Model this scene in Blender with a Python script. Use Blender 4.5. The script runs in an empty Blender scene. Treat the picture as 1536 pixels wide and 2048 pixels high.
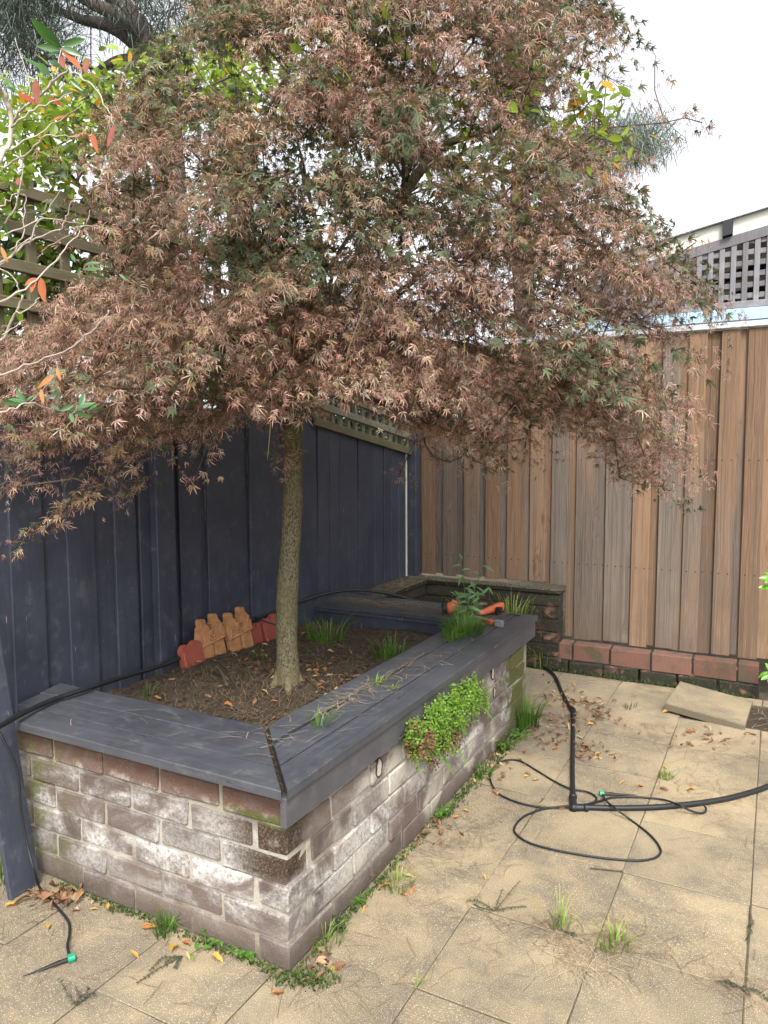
import bpy, math, random
import numpy as np
from mathutils import Vector, Matrix

R = math.radians
rng = np.random.default_rng(7)
random.seed(7)
sc = bpy.context.scene

# ------------------------------------------------------------------ camera
F_PX = 1474.0                      # focal length in pixels of a 1536 x 2048 frame
CAM = np.array([1.1826, -1.6275, 1.4965])
_p, _r, _y = R(4.8706), R(-0.2535), R(28.0725)
FW = np.array([-math.sin(_y)*math.cos(_p), math.cos(_y)*math.cos(_p), -math.sin(_p)])
_rt = np.array([math.cos(_y), math.sin(_y), 0.0])
_up = np.cross(_rt, FW)
RT = math.cos(_r)*_rt + math.sin(_r)*_up
UP = -math.sin(_r)*_rt + math.cos(_r)*_up
cd = bpy.data.cameras.new('camera')
cam = bpy.data.objects.new('camera', cd)
sc.collection.objects.link(cam)
cam.matrix_world = Matrix([[RT[0], UP[0], -FW[0], CAM[0]], [RT[1], UP[1], -FW[1], CAM[1]],
                           [RT[2], UP[2], -FW[2], CAM[2]], [0, 0, 0, 1]])
cd.sensor_fit = 'HORIZONTAL'
cd.sensor_width = 36.0
cd.lens = 36.0*F_PX/1536.0
cd.clip_start = 0.02
cd.clip_end = 500.0
sc.camera = cam

# ------------------------------------------------------------------ sky, sun, exposure
SUN_EL, SUN_AZ = 50.0, 150.0       # azimuth from +Y, clockwise
w = bpy.data.worlds.new('World')
sc.world = w
w.use_nodes = True
wn = w.node_tree.nodes
wl = w.node_tree.links
wn.clear()
sky = wn.new('ShaderNodeTexSky')
sky.sky_type = 'NISHITA'
sky.sun_disc = False
sky.sun_elevation = R(SUN_EL)
sky.sun_rotation = R(SUN_AZ)
sky.air_density = 1.0
sky.dust_density = 4.0
sky.ozone_density = 1.0
hs = wn.new('ShaderNodeHueSaturation')          # thin overcast: the blue is washed out
hs.inputs['Saturation'].default_value = 0.16
bg = wn.new('ShaderNodeBackground')
bg.inputs['Strength'].default_value = 0.15
wo = wn.new('ShaderNodeOutputWorld')
wl.new(sky.outputs[0], hs.inputs['Color'])
wl.new(hs.outputs[0], bg.inputs['Color'])
wl.new(bg.outputs[0], wo.inputs['Surface'])

sd = bpy.data.lights.new('sun', 'SUN')
sd.energy = 1.2
sd.angle = R(12)
sd.color = (1.0, 0.95, 0.86)
sun = bpy.data.objects.new('sun', sd)
sc.collection.objects.link(sun)
_a = R(SUN_AZ)
_sv = Vector((math.sin(_a)*math.cos(R(SUN_EL)), math.cos(_a)*math.cos(R(SUN_EL)), math.sin(R(SUN_EL))))
sun.rotation_euler = _sv.to_track_quat('Z', 'Y').to_euler()

sc.view_settings.view_transform = 'Standard'
sc.view_settings.look = 'None'
sc.view_settings.exposure = 1.52
sc.view_settings.gamma = 1.0
sc.view_settings.use_curve_mapping = False
sc.render.engine = 'CYCLES'
sc.cycles.use_denoising = True
sc.cycles.max_bounces = 6
sc.cycles.diffuse_bounces = 4
sc.cycles.transmission_bounces = 4
sc.cycles.sample_clamp_indirect = 6.0

# ------------------------------------------------------------------ helpers
COL = sc.collection


def ray(px, py):
    return FW + RT*(px - 768)/F_PX - UP*(py - 1024)/F_PX


def at(px, py, d):                      # point seen at a pixel, d metres deep
    return CAM + ray(px, py)*d


def onplane(ax, v, px, py):
    d = ray(px, py)
    return CAM + d*(v - CAM[ax])/d[ax]


def G(px, py, z=0.0):                   # point of the ground (or a level z) seen at a pixel
    return onplane(2, z, px, py)


def tag(o, label=None, cat=None, group=None, kind=None):
    if label: o['label'] = label
    if cat: o['category'] = cat
    if group: o['group'] = group
    if kind: o['kind'] = kind
    return o


def empty(name, loc=(0, 0, 0)):
    o = bpy.data.objects.new(name, None)
    o.location = loc
    o.empty_display_size = 0.05
    COL.objects.link(o)
    return o


def link(name, me, mat=None, parent=None, loc=None, rot=None):
    o = bpy.data.objects.new(name, me)
    COL.objects.link(o)
    if mat is not None and not me.materials:
        me.materials.append(mat)
    if loc is not None: o.location = loc
    if rot is not None: o.rotation_euler = rot
    if parent is not None:
        o.parent = parent
        if parent.location.length > 0 or True:
            o.matrix_parent_inverse = Matrix.Translation(-Vector(parent.location))
    return o


class MB:
    """collects vertices, faces and a colour per vertex; builds one mesh"""
    def __init__(s):
        s.V = []; s.F = []; s.C = []; s.n = 0

    def add(s, V, F, c=None):
        V = np.asarray(V, float)
        s.V.append(V)
        n = s.n
        s.F.extend([tuple(i + n for i in f) for f in F])
        if c is None:
            c = (1, 1, 1)
        c = np.asarray(c, float)
        if c.ndim == 1:
            c = np.tile(c, (len(V), 1))
        s.C.append(c)
        s.n += len(V)

    def mesh(s, name, mat, smooth=False):
        V = np.vstack(s.V)
        me = bpy.data.meshes.new(name)
        me.from_pydata(V.tolist(), [], s.F)
        col = np.ones((len(V), 4)); col[:, :3] = np.vstack(s.C)
        a = me.color_attributes.new('Col', 'FLOAT_COLOR', 'POINT')
        a.data.foreach_set('color', col.ravel())
        if smooth:
            me.polygons.foreach_set('use_smooth', np.ones(len(me.polygons), bool))
        me.materials.append(mat)
        me.update()
        return me

    def build(s, name, mat, parent=None, smooth=False):
        return link(name, s.mesh(name, mat, smooth), None, parent)


def tri_mesh(name, V, T, C, mat, smooth=False):
    """large meshes straight from arrays"""
    me = bpy.data.meshes.new(name)
    V = np.ascontiguousarray(V, dtype=np.float32); T = np.ascontiguousarray(T, dtype=np.int32)
    me.vertices.add(len(V)); me.vertices.foreach_set('co', V.ravel())
    me.loops.add(T.size); me.loops.foreach_set('vertex_index', T.ravel())
    me.polygons.add(len(T))
    me.polygons.foreach_set('loop_start', np.arange(0, T.size, 3, dtype=np.int32))
    me.polygons.foreach_set('loop_total', np.full(len(T), 3, dtype=np.int32))
    me.update(calc_edges=True)
    col = np.ones((len(V), 4), np.float32); col[:, :3] = C
    a = me.color_attributes.new('Col', 'FLOAT_COLOR', 'POINT')
    a.data.foreach_set('color', col.ravel())
    if smooth:
        me.polygons.foreach_set('use_smooth', np.ones(len(me.polygons), bool))
    me.materials.append(mat)
    me.validate()
    return me


def cbox(sx, sy, sz, ch=0.004, jit=0.0, org=(0, 0, 0)):
    """chamfered box centred on org: vertices, faces (44 triangles)"""
    h = np.array([sx, sy, sz])/2
    ch = min(ch, h.min()*0.6)
    V = []; idx = {}
    for a in (-1, 1):
        for b in (-1, 1):
            for c in (-1, 1):
                s = np.array([a, b, c])
                j = rng.normal(0, jit, 3) if jit else np.zeros(3)
                for k in range(3):
                    p = s*(h - ch); p[k] = s[k]*h[k]
                    idx[(a, b, c, k)] = len(V); V.append(p + j)
    F = []
    S = (-1, 1)
    for s in S:
        F.append([idx[(s, b, c, 0)] for b, c in ((-1, -1), (1, -1), (1, 1), (-1, 1))][::s])
        F.append([idx[(b, s, c, 1)] for b, c in ((-1, -1), (1, -1), (1, 1), (-1, 1))][::-s])
        F.append([idx[(b, c, s, 2)] for b, c in ((-1, -1), (1, -1), (1, 1), (-1, 1))][::s])
    for a in S:
        for b in S:
            F.append([idx[(a, b, -1, 0)], idx[(a, b, 1, 0)], idx[(a, b, 1, 1)], idx[(a, b, -1, 1)]][::a*b])
            F.append([idx[(a, -1, b, 0)], idx[(a, 1, b, 0)], idx[(a, 1, b, 2)], idx[(a, -1, b, 2)]][::-a*b])
            F.append([idx[(-1, a, b, 1)], idx[(1, a, b, 1)], idx[(1, a, b, 2)], idx[(-1, a, b, 2)]][::a*b])
            for c in S:
                F.append([idx[(a, b, c, k)] for k in range(3)][::a*b*c])
    return np.array(V) + np.array(org), F


def box(x0, x1, y0, y1, z0, z1, ch=0.004, jit=0.0):
    return cbox(x1-x0, y1-y0, z1-z0, ch, jit, ((x0+x1)/2, (y0+y1)/2, (z0+z1)/2))


def simple(name, V, F, mat, parent=None, loc=None, rot=None, smooth=False):
    me = bpy.data.meshes.new(name)
    me.from_pydata(np.asarray(V).tolist(), [], [list(f) for f in F])
    me.materials.append(mat)
    if smooth:
        me.polygons.foreach_set('use_smooth', np.ones(len(me.polygons), bool))
    me.update()
    return link(name, me, None, parent, loc, rot)


def catmull(P, n=8, closed=False):
    P = np.asarray(P, float)
    Q = np.vstack([2*P[0]-P[1], P, 2*P[-1]-P[-2]])
    out = []
    for i in range(1, len(Q)-2):
        p0, p1, p2, p3 = Q[i-1:i+3]
        for t in np.linspace(0, 1, n, endpoint=False):
            out.append(0.5*((2*p1)+(-p0+p2)*t+(2*p0-5*p1+4*p2-p3)*t*t+(-p0+3*p1-3*p2+p3)*t**3))
    out.append(P[-1])
    return np.array(out)


def tube(P, rad, sides=8, cap=True):
    """swept tube along points P, radius scalar or per point"""
    P = np.asarray(P, float); n = len(P)
    rad = np.broadcast_to(np.asarray(rad, float), (n,))
    T = np.gradient(P, axis=0)
    T /= np.linalg.norm(T, axis=1)[:, None] + 1e-12
    u = np.cross(T[0], [0, 0, 1.0])
    if np.linalg.norm(u) < 1e-3: u = np.cross(T[0], [1.0, 0, 0])
    u /= np.linalg.norm(u)
    V = []
    for i in range(n):
        u = u - T[i]*np.dot(u, T[i]); u /= np.linalg.norm(u) + 1e-12
        v = np.cross(T[i], u)
        for k in range(sides):
            a = 2*math.pi*k/sides
            V.append(P[i] + rad[i]*(math.cos(a)*u + math.sin(a)*v))
    F = []
    for i in range(n-1):
        for k in range(sides):
            k2 = (k+1) % sides
            F.append((i*sides+k, i*sides+k2, (i+1)*sides+k2, (i+1)*sides+k))
    if cap:
        F.append(tuple(range(sides))[::-1]); F.append(tuple((n-1)*sides+k for k in range(sides)))
    return np.array(V), F


# ------------------------------------------------------------------ material helpers
class NT:
    def __init__(s, name, rough=0.8, spec=0.3):
        s.m = bpy.data.materials.new(name); s.m.use_nodes = True
        s.t = s.m.node_tree; s.b = s.t.nodes['Principled BSDF']
        s.out = s.t.nodes['Material Output']
        s.b.inputs['Roughness'].default_value = rough
        s.b.inputs['Specular IOR Level'].default_value = spec

    def new(s, k): return s.t.nodes.new(k)

    def set(s, sock, v):
        if isinstance(v, bpy.types.NodeSocket): s.t.links.new(v, sock)
        elif isinstance(v, (tuple, list)) and len(v) == 3 and sock.type == 'RGBA': sock.default_value = (*v, 1)
        else: sock.default_value = v

    def pos(s): return s.new('ShaderNodeNewGeometry').outputs['Position']

    def obj(s): return s.new('ShaderNodeTexCoord').outputs['Object']

    def rnd(s): return s.new('ShaderNodeObjectInfo').outputs['Random']

    def nrm(s): return s.new('ShaderNodeNewGeometry').outputs['Normal']

    def sep(s, v):
        n = s.new('ShaderNodeSeparateXYZ'); s.set(n.inputs[0], v); return n.outputs

    def vmul(s, v, sc3, add=None):
        n = s.new('ShaderNodeMapping'); s.set(n.inputs['Vector'], v); n.inputs['Scale'].default_value = sc3
        if add is not None: s.set(n.inputs['Location'], add)
        return n.outputs[0]

    def noise(s, v, scale, detail=4, rough=0.55, dist=0.0, w=None):
        n = s.new('ShaderNodeTexNoise')
        if w is not None:
            n.noise_dimensions = '4D'; s.set(n.inputs['W'], w)
        s.set(n.inputs['Vector'], v); n.inputs['Scale'].default_value = scale
        n.inputs['Detail'].default_value = detail; n.inputs['Roughness'].default_value = rough
        n.inputs['Distortion'].default_value = dist
        return n.outputs['Fac']

    def voro(s, v, scale, feat='F1', out='Distance'):
        n = s.new('ShaderNodeTexVoronoi'); n.feature = feat; s.set(n.inputs['Vector'], v)
        n.inputs['Scale'].default_value = scale
        return n.outputs[out]

    def ramp(s, f, stops):
        n = s.new('ShaderNodeValToRGB'); s.set(n.inputs[0], f)
        e = n.color_ramp.elements
        while len(e) < len(stops): e.new(0.5)
        for x, (p, c) in zip(e, stops):
            x.position = p
            x.color = (c, c, c, 1) if isinstance(c, (int, float)) else (*c, 1)
        return n.outputs[0]

    def mix(s, f, a, b, mode='MIX'):
        n = s.new('ShaderNodeMix'); n.data_type = 'RGBA'; n.blend_type = mode
        s.set(n.inputs[0], f); s.set(n.inputs[6], a); s.set(n.inputs[7], b)
        return n.outputs[2]

    def math(s, op, a, b=0.0, clamp=False):
        n = s.new('ShaderNodeMath'); n.operation = op; n.use_clamp = clamp
        s.set(n.inputs[0], a); s.set(n.inputs[1], b)
        return n.outputs[0]

    def sstep(s, v, lo, hi):             # smooth 0..1 between lo and hi
        n = s.new('ShaderNodeMapRange'); n.interpolation_type = 'SMOOTHSTEP'
        s.set(n.inputs[0], v); n.inputs[1].default_value = lo; n.inputs[2].default_value = hi
        return n.outputs[0]

    def col(s, c): s.set(s.b.inputs['Base Color'], c)

    def rough(s, v): s.set(s.b.inputs['Roughness'], v)

    def bump(s, h, strength=0.4, dist=0.004):
        n = s.new('ShaderNodeBump'); n.inputs['Strength'].default_value = strength
        n.inputs['Distance'].default_value = dist; s.set(n.inputs['Height'], h)
        s.t.links.new(n.outputs[0], s.b.inputs['Normal'])

    def attr(s, name='Col'):
        n = s.new('ShaderNodeVertexColor'); n.layer_name = name; return n.outputs[0]


def plain(name, c, rough=0.5, spec=0.4, vary=0.12, scale=40.0, bump=0.0):
    n = NT(name, rough, spec)
    f = n.noise(n.pos(), scale, 4)
    lo = tuple(x*(1-vary) for x in c); hi = tuple(min(1, x*(1+vary)) for x in c)
    n.col(n.mix(f, lo, hi))
    if bump: n.bump(f, bump, 0.003)
    return n.m
# ------------------------------------------------------------------ materials
def make_paver():
    n = NT('exposed_aggregate_paver', 0.9, 0.2); P = n.pos(); r = n.rnd()
    big = n.noise(P, 1.7, 5, 0.6, 0.6)
    mid = n.noise(P, 6.5, 5, 0.65, 0.8, w=n.math('MULTIPLY', r, 3.0))
    base = n.mix(n.sstep(big, 0.36, 0.66), (0.215, 0.173, 0.113), (0.33, 0.268, 0.17))
    tint = n.mix(r, (0.8, 0.8, 0.82), (1.04, 1.02, 0.98))
    base = n.mix(1.0, base, tint, 'MULTIPLY')
    stain = n.math('MULTIPLY', n.sstep(mid, 0.42, 0.64), n.sstep(big, 0.7, 0.38))
    base = n.mix(n.math('MULTIPLY', stain, 0.75), base, (0.115, 0.10, 0.08))
    # litter and damp dirt close to the planter and the far corner
    x, y, z = n.sep(P)
    far = n.math('MULTIPLY', n.sstep(y, 1.2, 2.4), n.sstep(x, 1.1, 0.3))
    far = n.math('MULTIPLY', far, n.sstep(mid, 0.25, 0.6))
    base = n.mix(n.math('MULTIPLY', far, 0.4), base, (0.2, 0.165, 0.125))
    near = n.math('MULTIPLY', n.sstep(x, 0.26, 0.0), n.sstep(mid, 0.3, 0.62))
    base = n.mix(n.math('MULTIPLY', near, 0.5), base, (0.15, 0.125, 0.095))
    sp = n.noise(P, 330.0, 2, 0.6)
    base = n.mix(n.sstep(sp, 0.56, 0.68), base, (0.46, 0.395, 0.285))
    base = n.mix(n.math('MULTIPLY', n.sstep(sp, 0.44, 0.33), 0.6), base, (0.17, 0.135, 0.092))
    sp2 = n.noise(P, 140.0, 3, 0.7)
    base = n.mix(n.math('MULTIPLY', n.sstep(sp2, 0.62, 0.74), 0.45), base, (0.18, 0.145, 0.105))
    # dirt settled along the edges of each paver
    ob = n.sep(n.obj())
    ex = n.math('ABSOLUTE', ob[0]); ey = n.math('ABSOLUTE', ob[1])
    e = n.math('MAXIMUM', n.math('SUBTRACT', ex, 0.192), n.math('SUBTRACT', ey, 0.204))
    edge = n.math('MULTIPLY', n.sstep(e, -0.03, 0.006), n.sstep(mid, 0.3, 0.75))
    base = n.mix(n.math('MULTIPLY', edge, 0.3), base, (0.13, 0.115, 0.09))
    side = n.sstep(n.math('ABSOLUTE', n.sep(n.nrm())[2]), 0.7, 0.3)  # side faces darkened: edge shade put into the colour, along with dirt
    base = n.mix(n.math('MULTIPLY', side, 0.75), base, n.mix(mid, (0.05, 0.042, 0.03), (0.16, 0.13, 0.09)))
    n.col(base)
    n.bump(n.math('ADD', sp, n.math('MULTIPLY', sp2, 0.7)), 0.55, 0.004)
    return n.m


def make_brick(name, red=False):
    n = NT(name, 0.88, 0.25); P = n.pos(); r = n.rnd()
    x, y, z = n.sep(P)
    f = n.noise(P, 9.0, 6, 0.62, 0.3, w=n.math('MULTIPLY', r, 9.0))
    fine = n.noise(P, 140.0, 4, 0.7)
    if red:
        c = n.mix(r, (0.115, 0.056, 0.042), (0.165, 0.084, 0.064))
        c = n.mix(n.sstep(f, 0.44, 0.66), c, (0.075, 0.06, 0.04))
        n.col(n.mix(n.math('MULTIPLY', n.sstep(fine, 0.55, 0.7), 0.35), c, (0.26, 0.18, 0.145)))
        n.bump(fine, 0.5, 0.004)
        return n.m
    c = n.mix(r, (0.074, 0.055, 0.047), (0.132, 0.10, 0.086))
    c = n.mix(n.sstep(f, 0.35, 0.8), c, (0.155, 0.125, 0.108))
    # rusty upper courses
    rn = n.noise(P, 16.0, 6, 0.7, 0.4)
    c = n.mix(n.math('MULTIPLY', n.math('MULTIPLY', n.sstep(z, 0.41, 0.46), n.sstep(rn, 0.25, 0.6)), 0.75), c, (0.10, 0.047, 0.03))
    c = n.mix(n.math('MULTIPLY', n.math('MULTIPLY', n.sstep(z, 0.475, 0.435), n.sstep(z, 0.425, 0.44)), n.sstep(rn, 0.5, 0.62)), c, (0.3, 0.265, 0.225))
    # lime bloom: salts pushed out of the damp middle courses
    big = n.noise(n.vmul(P, (1, 1, 1.5)), 3.4, 6, 0.64, 0.5)
    band = n.math('MULTIPLY', n.sstep(z, 0.02, 0.2), n.sstep(z, 0.47, 0.37))
    m = n.math('MULTIPLY', n.sstep(big, 0.41, 0.6), band)
    perb = n.ramp(n.math('FRACT', n.math('MULTIPLY', r, 7.31)), [(0.0, 0.3), (0.4, 0.75), (1.0, 1.0)])
    m = n.math('MULTIPLY', m, perb)
    speck = n.sstep(n.noise(P, 70.0, 5, 0.75), 0.34, 0.6)
    m = n.math('MULTIPLY', m, n.math('ADD', n.math('MULTIPLY', speck, 0.75), 0.25), clamp=True)
    c = n.mix(m, c, (0.54, 0.53, 0.505))
    # cream lime wash on the long face
    lw = n.math('MULTIPLY', n.sstep(n.noise(P, 4.6, 5, 0.6, 0.8), 0.5, 0.66), n.sstep(y, 0.1, 0.5))
    c = n.mix(n.math('MULTIPLY', lw, 0.6), c, (0.46, 0.42, 0.35))
    # dark damp stain with moss under the open mitre
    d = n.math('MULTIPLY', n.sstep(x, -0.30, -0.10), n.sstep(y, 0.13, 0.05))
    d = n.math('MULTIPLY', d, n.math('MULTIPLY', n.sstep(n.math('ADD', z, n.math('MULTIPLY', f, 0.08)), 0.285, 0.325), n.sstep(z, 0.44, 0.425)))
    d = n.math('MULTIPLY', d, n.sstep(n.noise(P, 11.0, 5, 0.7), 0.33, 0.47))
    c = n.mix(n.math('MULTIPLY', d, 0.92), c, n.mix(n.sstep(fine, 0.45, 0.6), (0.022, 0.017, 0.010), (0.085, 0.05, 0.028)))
    ms = n.math('MULTIPLY', n.sstep(x, -0.32, -0.12), n.math('MULTIPLY', n.sstep(z, 0.415, 0.43), n.sstep(z, 0.468, 0.445)))
    ms = n.math('MULTIPLY', ms, n.math('MULTIPLY', n.sstep(y, 0.06, 0.0), n.sstep(n.noise(P, 22.0, 4), 0.32, 0.48)))
    c = n.mix(ms, c, (0.07, 0.075, 0.018))
    # moss at the far end of the long face, algae by the fence end of the short one
    mf = n.sstep(n.math('ADD', n.math('MULTIPLY', n.sstep(y, 1.55, 2.25), 0.42), n.noise(P, 7.0, 6, 0.7)), 0.66, 0.78)
    mf2 = n.math('MULTIPLY', n.sstep(x, -0.8, -1.05), n.sstep(n.noise(P, 8.0, 6, 0.7), 0.45, 0.62))
    c = n.mix(n.math('MAXIMUM', mf, n.math('MULTIPLY', mf2, 0.8)), c, n.mix(fine, (0.045, 0.055, 0.016), (0.13, 0.13, 0.045)))
    # soil splash along the foot
    sp = n.math('MULTIPLY', n.sstep(n.math('ADD', z, n.math('MULTIPLY', f, 0.06)), 0.11, 0.035), 0.7)
    c = n.mix(sp, c, (0.075, 0.058, 0.045))
    n.col(n.mix(n.math('MULTIPLY', n.sstep(fine, 0.58, 0.74), 0.45), c, (0.36, 0.3, 0.27)))
    n.bump(n.math('ADD', fine, n.math('MULTIPLY', f, 1.5)), 0.7, 0.005)
    return n.m


def make_mortar():
    n = NT('sandy_mortar', 0.95, 0.15); P = n.pos(); x, y, z = n.sep(P)
    f = n.noise(P, 60.0, 5, 0.7); g = n.noise(P, 5.0, 4, 0.6)
    c = n.mix(f, (0.14, 0.122, 0.092), (0.34, 0.305, 0.235))
    c = n.mix(n.sstep(g, 0.48, 0.62), c, (0.10, 0.085, 0.065))
    c = n.mix(n.math('MULTIPLY', n.sstep(y, 1.6, 2.1), n.sstep(g, 0.4, 0.5)), c, (0.08, 0.085, 0.03))
    bl = n.math('MULTIPLY', n.sstep(n.noise(n.vmul(P, (1, 1, 1.5)), 3.4, 6, 0.64, 0.5), 0.33, 0.52), n.math('MULTIPLY', n.sstep(z, 0.02, 0.2), n.sstep(z, 0.47, 0.37)))
    c = n.mix(n.math('MULTIPLY', bl, 0.35), c, (0.55, 0.53, 0.5))
    c = n.mix(n.math('MULTIPLY', n.sstep(z, 0.07, 0.02), 0.6), c, (0.09, 0.072, 0.054))
    n.col(c); n.bump(f, 0.9, 0.006)
    return n.m


def make_paint(name, lo, hi, rough=0.5, axis=(1, 1, 0.08), spec=0.4, chips=True, gs=42.0, cracks=False):
    n = NT(name, rough, spec); O = n.obj(); r = n.rnd()
    off = n.new('ShaderNodeCombineXYZ'); n.set(off.inputs[0], n.math('MULTIPLY', r, 13.0)); n.set(off.inputs[2], n.math('MULTIPLY', r, 7.0))
    V = n.vmul(O, axis, off.outputs[0])
    g = n.noise(V, gs, 6, 0.65, 0.4)
    b = n.noise(n.pos(), 4.0, 5, 0.6)
    c = n.mix(n.sstep(b, 0.3, 0.7), lo, hi)
    c = n.mix(1.0, c, n.mix(r, (0.86, 0.87, 0.9), (1.05, 1.04, 1.03)), 'MULTIPLY')
    c = n.mix(n.math('MULTIPLY', n.sstep(g, 0.5, 0.35), 0.25), c, tuple(v*0.55 for v in lo))
    dust = n.sstep(n.noise(n.pos(), 17.0, 6, 0.75), 0.5, 0.8)
    c = n.mix(n.math('MULTIPLY', dust, 0.3), c, (0.2, 0.19, 0.18))
    if chips:
        ck = n.sstep(n.noise(V, 150.0, 2, 0.5), 0.755, 0.775)
        c = n.mix(ck, c, (0.3, 0.27, 0.24))
    if cracks:
        cr = n.noise(n.vmul(O, (0.035, 1, 1), off.outputs[0]), 70.0, 3, 0.5, 0.3)
        crk = n.math('MULTIPLY', n.sstep(n.math('ABSOLUTE', n.math('SUBTRACT', cr, 0.5)), 0.012, 0.002), n.sstep(n.noise(n.pos(), 5.5, 3), 0.5, 0.62))
        c = n.mix(crk, c, (0.012, 0.012, 0.014))
        c = n.mix(n.math('MULTIPLY', n.sstep(g, 0.55, 0.75), 0.35), c, tuple(v*1.7 for v in hi))
    n.col(c)
    n.rough(n.math('ADD', n.math('MULTIPLY', dust, 0.25), n.math('ADD', n.math('MULTIPLY', g, 0.25), rough-0.12)))
    n.bump(n.math('ADD', g, n.math('MULTIPLY', n.noise(n.pos(), 28.0, 3), 0.6)), 0.35, 0.004)
    return n.m


def make_timber(name='weathered_pine'):
    n = NT(name, 0.85, 0.2); O = n.obj(); r = n.rnd()
    r2 = n.math('FRACT', n.math('MULTIPLY', r, 17.7)); r3 = n.math('FRACT', n.math('MULTIPLY', r, 5.13))
    off = n.new('ShaderNodeCombineXYZ'); n.set(off.inputs[0], n.math('MULTIPLY', r, 23.0)); n.set(off.inputs[2], n.math('MULTIPLY', r2, 31.0))
    V = n.vmul(O, (1, 1, 1), off.outputs[0])
    warp = n.noise(n.vmul(V, (3.0, 3.0, 1.6)), 1.0, 3, 0.5)
    sx = n.sep(V)
    # knots
    kv = n.vmul(V, (9.0, 0.01, 2.2))
    kd = n.voro(kv, 1.0); kn = n.sstep(kd, 0.16, 0.0)
    kh = n.sstep(kd, 0.42, 0.05)
    u = n.math('ADD', n.math('MULTIPLY', sx[0], 105.0), n.math('ADD', n.math('MULTIPLY', warp, 5.0), n.math('MULTIPLY', kh, 5.0)))
    cmb = n.new('ShaderNodeCombineXYZ'); n.set(cmb.inputs[0], u); n.set(cmb.inputs[2], n.math('MULTIPLY', sx[2], 0.8))
    grain = n.noise(cmb.outputs[0], 1.0, 4, 0.6)
    fib = n.noise(n.vmul(V, (1, 1, 0.02)), 330.0, 3, 0.6)
    warm = n.mix(r2, (0.115, 0.07, 0.045), (0.235, 0.148, 0.092))
    grey = n.mix(r3, (0.095, 0.078, 0.066), (0.17, 0.142, 0.12))
    pz = n.sep(n.pos())
    gsel = n.math('ADD', n.math('MULTIPLY', r, 0.9), n.math('MULTIPLY', n.noise(n.vmul(V, (4, 1, 0.9)), 2.0, 3), 0.7))
    gsel = n.math('SUBTRACT', gsel, n.math('MULTIPLY', n.sstep(pz[2], 0.9, 2.0), 0.3))
    c = n.mix(n.sstep(gsel, 0.5, 0.95), warm, grey)
    c = n.mix(n.math('MULTIPLY', n.sstep(grain, 0.54, 0.34), 0.6), c, n.mix(1.0, c, (0.45, 0.4, 0.38), 'MULTIPLY'))
    c = n.mix(n.math('MULTIPLY', n.sstep(fib, 0.5, 0.7), 0.3), c, (0.32, 0.245, 0.185))
    stk = n.noise(n.vmul(V, (1, 1, 0.012)), 34.0, 4, 0.65)
    c = n.mix(n.math('MULTIPLY', n.sstep(stk, 0.52, 0.68), 0.6), c, (0.075, 0.062, 0.052))
    c = n.mix(kn, c, (0.085, 0.05, 0.03))
    # patchy darker brown on the lowest part
    lowz = n.math('MULTIPLY', n.sstep(pz[2], 1.0, 0.3), n.sstep(n.noise(n.pos(), 5.0, 4), 0.3, 0.65))
    c = n.mix(n.math('MULTIPLY', lowz, 0.5), c, (0.115, 0.085, 0.06))
    # nail heads in two rows
    nx = n.math('ABSOLUTE', n.math('SUBTRACT', n.math('ABSOLUTE', n.sep(O)[0]), 0.026))
    nz1 = n.math('ABSOLUTE', n.math('SUBTRACT', pz[2], 0.72)); nz2 = n.math('ABSOLUTE', n.math('SUBTRACT', pz[2], 1.42))
    nz = n.math('MINIMUM', nz1, nz2)
    nd = n.math('SQRT', n.math('ADD', n.math('MULTIPLY', nx, nx), n.math('MULTIPLY', nz, nz)))
    c = n.mix(n.sstep(nd, 0.0055, 0.003), c, (0.03, 0.022, 0.018))
    n.col(c)
    n.bump(n.math('ADD', grain, n.math('MULTIPLY', fib, 0.6)), 0.6, 0.004)
    return n.m


def make_old_wood(name, lo, hi, moss=(0.13, 0.14, 0.06), axis=(1, 1, 0.05)):
    n = NT(name, 0.9, 0.15); O = n.obj(); r = n.rnd()
    g = n.noise(n.vmul(O, axis), 120.0, 4, 0.6); b = n.noise(n.pos(), 7.0, 5, 0.65)
    c = n.mix(g, lo, hi)
    c = n.mix(n.sstep(b, 0.5, 0.7), c, moss)
    c = n.mix(1.0, c, n.mix(r, (0.75, 0.75, 0.75), (1.1, 1.1, 1.1)), 'MULTIPLY')
    n.col(c); n.bump(g, 0.5, 0.004)
    return n.m


def make_bark():
    n = NT('maple_bark', 0.8, 0.25); P = n.pos()
    f = n.noise(n.vmul(P, (1, 1, 0.5)), 150.0, 5, 0.75, 0.4)
    b = n.noise(P, 6.0, 4)
    c = n.mix(n.sstep(f, 0.4, 0.58), (0.042, 0.042, 0.02), (0.165, 0.14, 0.085))
    c = n.mix(n.math('MULTIPLY', n.sstep(b, 0.42, 0.65), 0.55), c, (0.085, 0.085, 0.038))
    z = n.sep(P)[2]
    c = n.mix(n.math('MULTIPLY', n.sstep(z, 0.62, 0.46), 0.6), c, (0.16, 0.125, 0.075))
    ring = n.sstep(n.noise(n.vmul(P, (0.15, 0.15, 1)), 20.0, 2, 0.5), 0.68, 0.74)
    c = n.mix(n.math('MULTIPLY', ring, 0.4), c, (0.25, 0.22, 0.14))
    n.col(c); n.bump(f, 0.6, 0.005)
    return n.m


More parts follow.
